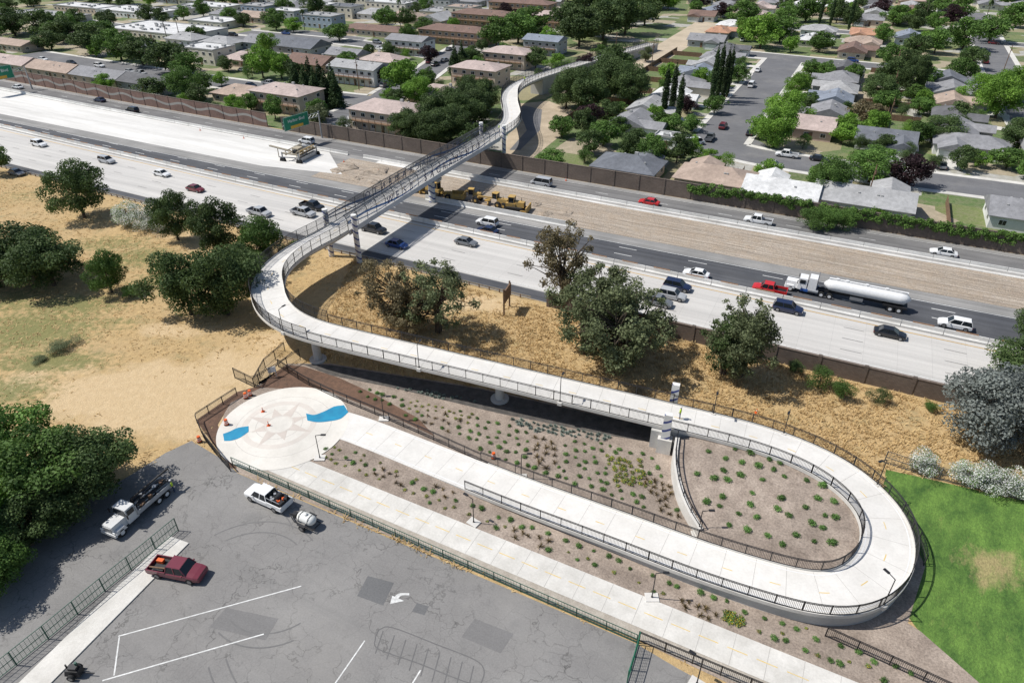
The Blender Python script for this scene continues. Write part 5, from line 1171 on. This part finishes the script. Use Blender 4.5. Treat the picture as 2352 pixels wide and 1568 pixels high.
FT=[(30,78,'oak',13,9),(100,88,'oak',13,9),(160,98,'oak',12,8.5),(215,125,'oak',13,9),(280,140,'mid',13,8.5),(330,152,'oak',13,8.5),(395,167,'oak',12,8.5),(435,178,'mid',10,6.5),(250,66,'oak',10,6),(180,60,'oak',9,6),(20,36,'oak',10,7),(290,22,'oak',8,6),(240,105,'mid',12,8),(120,115,'oak',9,6),
(350,226,'oak',7,6),(430,230,'mid',11,6),(470,210,'mid',7,4.5),(510,198,'lime',5,3),(605,180,'lime',12,5.6),(648,182,'lime',11,4.8),(928,215,'lime',13,6.6),(965,240,'lime',9,5.5),(895,236,'lime',5,3),(872,194,'purple',8,4.3),(985,145,'purple',7,4.2),(780,95,'mid',9,6.5),(800,155,'mid',7,4.5),(450,92,'mid',7,5),(530,50,'mid',8,5),(560,62,'oak',8,5),
(1140,112,'mid',14,8.5),(1190,100,'mid',16,9.5),(1220,82,'mid',14,9),(1060,165,'oak',8,4.6),(1090,150,'oak',8,4.6),(1230,160,'oak',9,5),
(935,318,'oak',8.5,5),(965,326,'oak',9,5.6),(1000,332,'oak',10,6),(1035,326,'oak',10.5,6),(1062,305,'oak',11.5,6.4),(1092,288,'oak',12,6.4),(1110,262,'oak',11,6),(1085,256,'oak',11,6.4),(1045,285,'oak',11,6.6),(1000,300,'oak',11,6.2),
(1300,250,'oak',13,6.5),(1345,258,'oak',15,8),(1400,228,'oak',15,8.6),(1440,242,'oak',14,7.4),(1415,190,'oak',14,8.5),(1315,215,'grey',9,5),(1330,108,'oak',18,11),(1385,92,'oak',20,12),(1435,80,'oak',20,12),(1480,60,'oak',18,10.5),(1350,58,'oak',19,12),(1430,40,'oak',19,12),(1500,22,'oak',16,10),(1300,80,'oak',15,9.5),(1370,20,'oak',17,12),
(1350,292,'purple',7,4.4),(1290,316,'mid',7,4.4),(1385,335,'mid',7,4.6),(1415,266,'mid',5,3.4),(1265,380,'mid',4.5,4),(1695,192,'mid',7,4.4),(1640,262,'mid',6.5,3.6),(1545,310,'mid',6,4.6),(1590,302,'mid',5,3.4),(1578,262,'purple',6,3.2),(1745,112,'lime',15,9.5),(1790,98,'mid',13,8.5),(1700,58,'mid',13,9),
(1775,338,'lime',12.5,6.6),(1800,292,'lime',11,6.2),(1742,318,'lime',7,4.2),(1825,222,'lime',8.5,5),(1862,178,'mid',7,4.6),(2285,272,'lime',14,8),(2250,248,'lime',11,6.6),(2320,235,'lime',12,7),(2085,224,'oak',15,5.4),(2040,215,'oak',12,5.6),(2012,238,'oak',10,6.6),(2155,328,'oak',8,6.6),(2085,430,'purple',8.5,4.8),(1995,420,'mid',9,6.6),(1895,457,'mid',10,5.6),(1985,284,'brown',7.5,5.4),(2030,252,'mid',7,5),(2310,388,'mid',6,4.4),(2335,345,'oak',9,6),(2100,134,'oak',11,6.6),(2145,124,'mid',11,6.6),(1950,64,'oak',12,5.4),(1920,54,'oak',13,5.4),(2210,114,'mid',14,9),(2270,98,'mid',13,9),(2190,48,'mid',14,9),(2330,64,'mid',13,9),(2240,384,'lime',4.5,2.7),(1625,380,'lime',4.5,2.7),(1780,472,'lime',3.4,3),(2010,502,'lime',3.4,3),(2050,60,'mid',11,7),(1850,50,'mid',13,9),
(2075,170,'oak',10,6),(2120,205,'mid',8,5),(2200,190,'mid',9,5.6),(2040,150,'mid',9,5.5),(2230,160,'oak',9,5.6),(1880,120,'mid',9,6),(2110,265,'mid',6,4),(2190,285,'oak',7,4.6)]
for px,py,m,H,R in FT:
    k='far%d'%random.randrange(5)
    if py>215 and m in('oak','mid','lime') and H>7:k='big%d'%random.randrange(4)
    tree(W(px,py),k,m,H,R)
for px,py,H in((1522,278,16),(1540,272,16),(1556,285,14),(1632,240,18),(1645,232,18),(1658,236,17),(1668,225,16),(1880,60,13),(1905,62,14),(1948,70,15)):tree(W(px,py),'cypress','cyp',H,1.4,'tall narrow dark cypress in a row')
for px,py in((682,217),(705,227),(728,234),(752,240),(775,248),(715,207),(740,217),(768,224),(1045,172),(1062,165)):tree(W(px,py),'conifer','cyp',11,3.4,'dark conical conifer in a clump')
for px,py,H in((2250,85,16),(920,60,12),(385,95,10),(415,95,10),(700,70,9),(2120,60,13)):tree(W(px,py),'palm','oak',H,2.4,'tall palm tree above roofs')
for px in(1860,1885,1910,1935):tree(W(px,527),'bush0','mid',5,3.2,'dense green bush against the block wall')
ai0,ai1=toAB(W(1576,462))[0],toAB(W(2352,584))[0]+30
cen=np.array([list(AB(a,LB('L1',a)+.3-random.uniform(-.1,.45),random.choice((3.6,3.3,2.9,2.2))*random.uniform(.85,1.1))) for a in np.arange(ai0,ai1,.35)]);V,t=cloud(cen,np.full(len(cen),.75),42000,.26)
ob('ivy_hedge',leafmesh('ivy_hedge',V,t,[LM['mid']]),label='green ivy covering the top of sound wall',cat='ivy')
cnt=0
for b_ in np.arange(342,640,25):
    for a in np.arange(-520,260,20.5):
        p=AB(a+random.uniform(-2,2),b_+random.uniform(-2,2));x,y=PJ(p.x,p.y)
        if not(-60<x<2420 and -60<y<250) or distst(p)<8:continue
        if any((p.x-q[0])**2+(p.y-q[1])**2<(q[2]*.7+7.5)**2 for q in occ):continue
        if 1270<x<1600 and y<150:continue
        if x<1250:house(p,random.choice((R0,R0,R90)),random.uniform(16,22),random.uniform(11,14),random.choice((1,1,1,2)),random.choice(('gable','hip','flat')),random.choice(('gray','white','brown','tan','lgray','slate','white','lgray')),random.choice(('cream','beige','gray','white')))
        else:house(p,random.choice((R0,R90)),random.uniform(13,16),10.5,1,random.choice(('gable','hip')),random.choice(rk_+['brown','orange']),random.choice(('white','cream','beige','gray')),wing=(random.choice((-3.5,3.5)),6,4))
        cnt+=1
for a in np.arange(-330,-140,22):
    for b_ in(215,238,282,305,330):
        p=AB(a,b_);x,y=PJ(p.x,p.y)
        if not(-60<x<2420 and -60<y<250) or distst(p)<8:continue
        if any((p.x-q[0])**2+(p.y-q[1])**2<(q[2]*.8+7)**2 for q in occ):continue
        house(p,R0,17,11,1,random.choice(('gable','hip')),random.choice(('gray','lgray','slate','pink','tan')),random.choice(('cream','beige','gray','white')));cnt+=1
print('fill houses',cnt)
cnt=0;tries=0;nr=0
while cnt<290 and tries<16000:
    tries+=1;px=random.uniform(-20,2372);py=-16+470*random.random()**1.5
    p=W(px,py);a,b_=toAB(p)
    if b_<LB('L1',max(-420,a))+5:continue
    if 1150<px<1340 and 195<py<370:continue
    if 1450<px<1700 and 45<py<140:continue
    right=px>1450 and py>115
    R=random.uniform(2.2,4.2) if right else random.uniform(2.4,5.0)*(1.45 if py<110 else 1.0)
    if right and nr>125:continue
    H=R*1.6*random.uniform(.8,1.15)+1.2
    if distst(p)<R*.7+1:continue
    if any(distst(p+Vector((0,H*k,0)))<.5 for k in(.6,1.2,1.7)):continue
    if any((p.x-q[0])**2+(p.y-q[1])**2<(q[2]*.85+R*.4)**2 for q in occ):continue
    nr+=right
    tree(p,'far%d'%random.randrange(5) if R>2.8 else 'bush%d'%random.randrange(2),random.choices(('oak','mid','lime','purple','grey'),(4,6,3,.5,.6))[0],H,R);cnt+=1
print('fill trees',cnt,nr)
for px,py,k,c,r in[(785,294,'pickup','white',R0),(822,275,'pickup','white',R0+1),(748,268,'sedan','black',R0),(577,200,'sedan','dark blue',R0),(885,200,'suv','grey',R90),(1000,152,'suv','black',R90),(1022,142,'sedan','grey',R90),(1725,200,'van','white',R90),(1660,295,'suv','dark red',R90),(1722,310,'sedan','black',R90),(1597,333,'van','white',R0+.8),(1630,322,'pickup','grey',R90),(1545,360,'pickup','black',R0),(1806,361,'pickup','white',Wt),(1776,383,'sedan','silver',R0),(1880,370,'sedan','black',R0),(2163,386,'sedan','grey',R90),(2052,375,'sedan','silver',R0),(560,165,'sedan','silver',R0),(500,150,'sedan','white',R0),(1705,95,'sedan','white',R90),(1740,165,'sedan','white',R90),(870,115,'sedan','white',R0),(955,112,'sedan','silver',R0),(640,95,'sedan','grey',R0),(300,168,'sedan','silver',R0),(230,155,'suv','white',R0),(165,148,'sedan','black',R0),(100,140,'sedan','white',R0),(455,108,'sedan','white',R90),(480,106,'suv','grey',R90),(510,104,'sedan','dark red',R90),(545,101,'sedan','silver',R90),(150,66,'sedan','white',R90),(190,67,'sedan','blue',R90),(230,67,'suv','silver',R90),(275,68,'sedan','white',R90)]:
    vehicle(W(px,py),r,k,c,'parked in the neighbourhood',.1,group='cars parked in the neighbourhood')
for P,w,_ in STS:
    for i in range(6,len(P)-3,7):
        if random.random()<.5:continue
        t=tang(P)[i];p=P[i]+Vector((-t.y,t.x,0))*(w/2-1.3)*random.choice((1,-1));x,y=PJ(p.x,p.y)
        if -20<x<2370 and -10<y<420 and not any((p.x-q[0])**2+(p.y-q[1])**2<25 for q in occ if q[2]==2.5):vehicle(p,math.atan2(t.y,t.x),random.choice(('sedan','suv','sedan','pickup')),random.choice(('white','silver','grey','black','dark red','blue')),'parked along the kerb',.1,group='cars parked along the kerb')
def yfence(p,q,h=1.8):
    b=MB();b.beam(p+Vector((0,0,h/2)),q+Vector((0,0,h/2)),.06,h)
    for s in resample([p,q],2.4):b.box(s.x,s.y,h/2+.05,.12,.12,h+.1)
    ob('wooden_fence',b.mesh('wooden_fence',M_wood),label='brown wooden yard fence between houses',cat='fence')
for q in range(205,320,18):
    yfence(AB(-79,q),AB(-66,q))
    if q<296:yfence(AB(0,q+18),AB(17,q+18))
yfence(AB(8,222),AB(8,312));yfence(AB(-79,192),AB(-79,322));yfence(AB(85,200),AB(85,312))
for a in(-22,0,22,45):yfence(AB(a,152),AB(a,172))
for a,b_ in((6,160),(8,225),(8,265),(8,305),(-78,225),(-78,280),(-160,200),(-210,200),(-260,200),(-110,200),(46,335),(-100,300),(83,240)):
    p=AB(a,b_);o=empty('utility_pole',p,AR,label='wooden utility pole with crossarm among houses',cat='utility pole',group='utility poles');b=MB();b.cyl((0,0,0),(0,0,10),.16,.11,8);ob('pole',b.mesh('pole',M_wood),o);b=MB();b.box(0,0,9.3,.12,2.2,.12);b.cyl((.2,0,8),(.2,0,8.7),.2,.2,8);ob('crossarm',b.mesh('crossarm',M_wood),o)
# ---- people ----------------------------------------------------------------
def person_mesh(shirt,pants):
    me=bpy.data.meshes.new('body');J=[(0,0,.95,.15),(0,0,1.2,.14),(0,0,1.42,.15),(0,0,1.52,.06),(0,.01,1.63,.10),(0,.01,1.72,.085),
     (.10,0,.9,.10),(.12,.03,.5,.07),(.13,-.02,.08,.05),(.13,.14,.04,.045),(-.10,0,.9,.10),(-.12,-.05,.5,.07),(-.13,-.1,.08,.05),(-.13,.06,.04,.045),
     (.2,0,1.42,.065),(.27,.02,1.15,.05),(.26,.15,.95,.04),(-.2,0,1.42,.065),(-.27,.02,1.15,.05),(-.26,.15,.95,.04)]
    E=[(0,1),(1,2),(2,3),(3,4),(4,5),(0,6),(6,7),(7,8),(8,9),(0,10),(10,11),(11,12),(12,13),(2,14),(14,15),(15,16),(2,17),(17,18),(18,19)]
    me.from_pydata([j[:3] for j in J],E,[]);o=bpy.data.objects.new('tmp',me);col.objects.link(o)
    bm=bmesh.new();bm.from_mesh(me);sl=bm.verts.layers.skin.verify();bm.verts.ensure_lookup_table()
    for v,j in zip(bm.verts,J):v[sl].radius=(j[3],j[3])
    bm.verts[0][sl].use_root=True;bm.to_mesh(me);bm.free()
    o.modifiers.new('s','SKIN');m2=o.modifiers.new('d','SUBSURF');m2.levels=1;bpy.context.view_layer.update()
    r=bpy.data.meshes.new_from_object(o.evaluated_get(bpy.context.evaluated_depsgraph_get()));bpy.data.objects.remove(o);r.name='body'
    r.materials.clear()
    for m in(plain('skin',(.42,.26,.18),.6),plain('shirt',shirt,.8),plain('trousers',pants,.9)):r.materials.append(m)
    for f in r.polygons:
        z=f.center.z;x=abs(f.center.x);f.material_index=0 if z>1.5 or(x>.2 and z<1.08 and z>.8) else(1 if z>.95 else 2);f.use_smooth=True
    return r
pb=person_mesh((.55,.75,.05),(.03,.05,.12));b=MB();R=[[(r*math.cos(a),.01+r*1.15*math.sin(a),z) for a in[k*math.pi/6 for k in range(12)]] for r,z in((.135,1.72),(.12,1.79),(.07,1.84),(.01,1.85))];b.loft(R);hm=b.mesh('helmet',M_white,True)
def person(p,rz,label):
    o=empty('person',p,rz,label=label,cat='person');ob('body',pb,o);ob('helmet',hm,o)
person(W(400,1128,.03),2,'person in yellow vest and white helmet beside truck')
i=nearest(cw,W(1550,958,3.1));person(cw[i]+Vector((.6,-.3,.01)),1,'person in yellow vest walking on the ramp')
i=nearest(cw,W(1140,300,6.8));person(cw[i]+Vector((0,0,.01)),1.1,'person in yellow vest walking on the footbridge')
i=nearest(cw,W(1215,190,5.8));person(cw[i]+Vector((0,0,.01)),.3,'person in yellow vest walking on the footbridge')
# ---- camera, light ---------------------------------------------------------
cam=bpy.data.cameras.new('camera');cam.lens=24;cam.sensor_width=36;cam.clip_start=1;cam.clip_end=8000
co=bpy.data.objects.new('camera',cam);col.objects.link(co);co.location=(0,0,CH);co.rotation_euler=(math.radians(57),0,0);bpy.context.scene.camera=co
dv=Vector((.72,-.08,-1)).normalized();sl=bpy.data.lights.new('sun','SUN');sl.energy=4.9;sl.angle=math.radians(.5);sl.color=(1,.965,.915)
so=bpy.data.objects.new('sun',sl);col.objects.link(so);so.rotation_euler=dv.to_track_quat('-Z','Y').to_euler()
w=bpy.data.worlds.new('World');bpy.context.scene.world=w;w.use_nodes=True;sk_=w.node_tree.nodes.new('ShaderNodeTexSky');sk_.sky_type='NISHITA';sk_.sun_disc=False
sk_.sun_elevation=math.asin(-dv.z);sk_.sun_rotation=math.atan2(-dv.x,-dv.y)
w.node_tree.links.new(sk_.outputs[0],w.node_tree.nodes['Background'].inputs[0]);w.node_tree.nodes['Background'].inputs[1].default_value=.1
vs=bpy.context.scene.view_settings;vs.view_transform='Standard';vs.look='None';vs.exposure=0
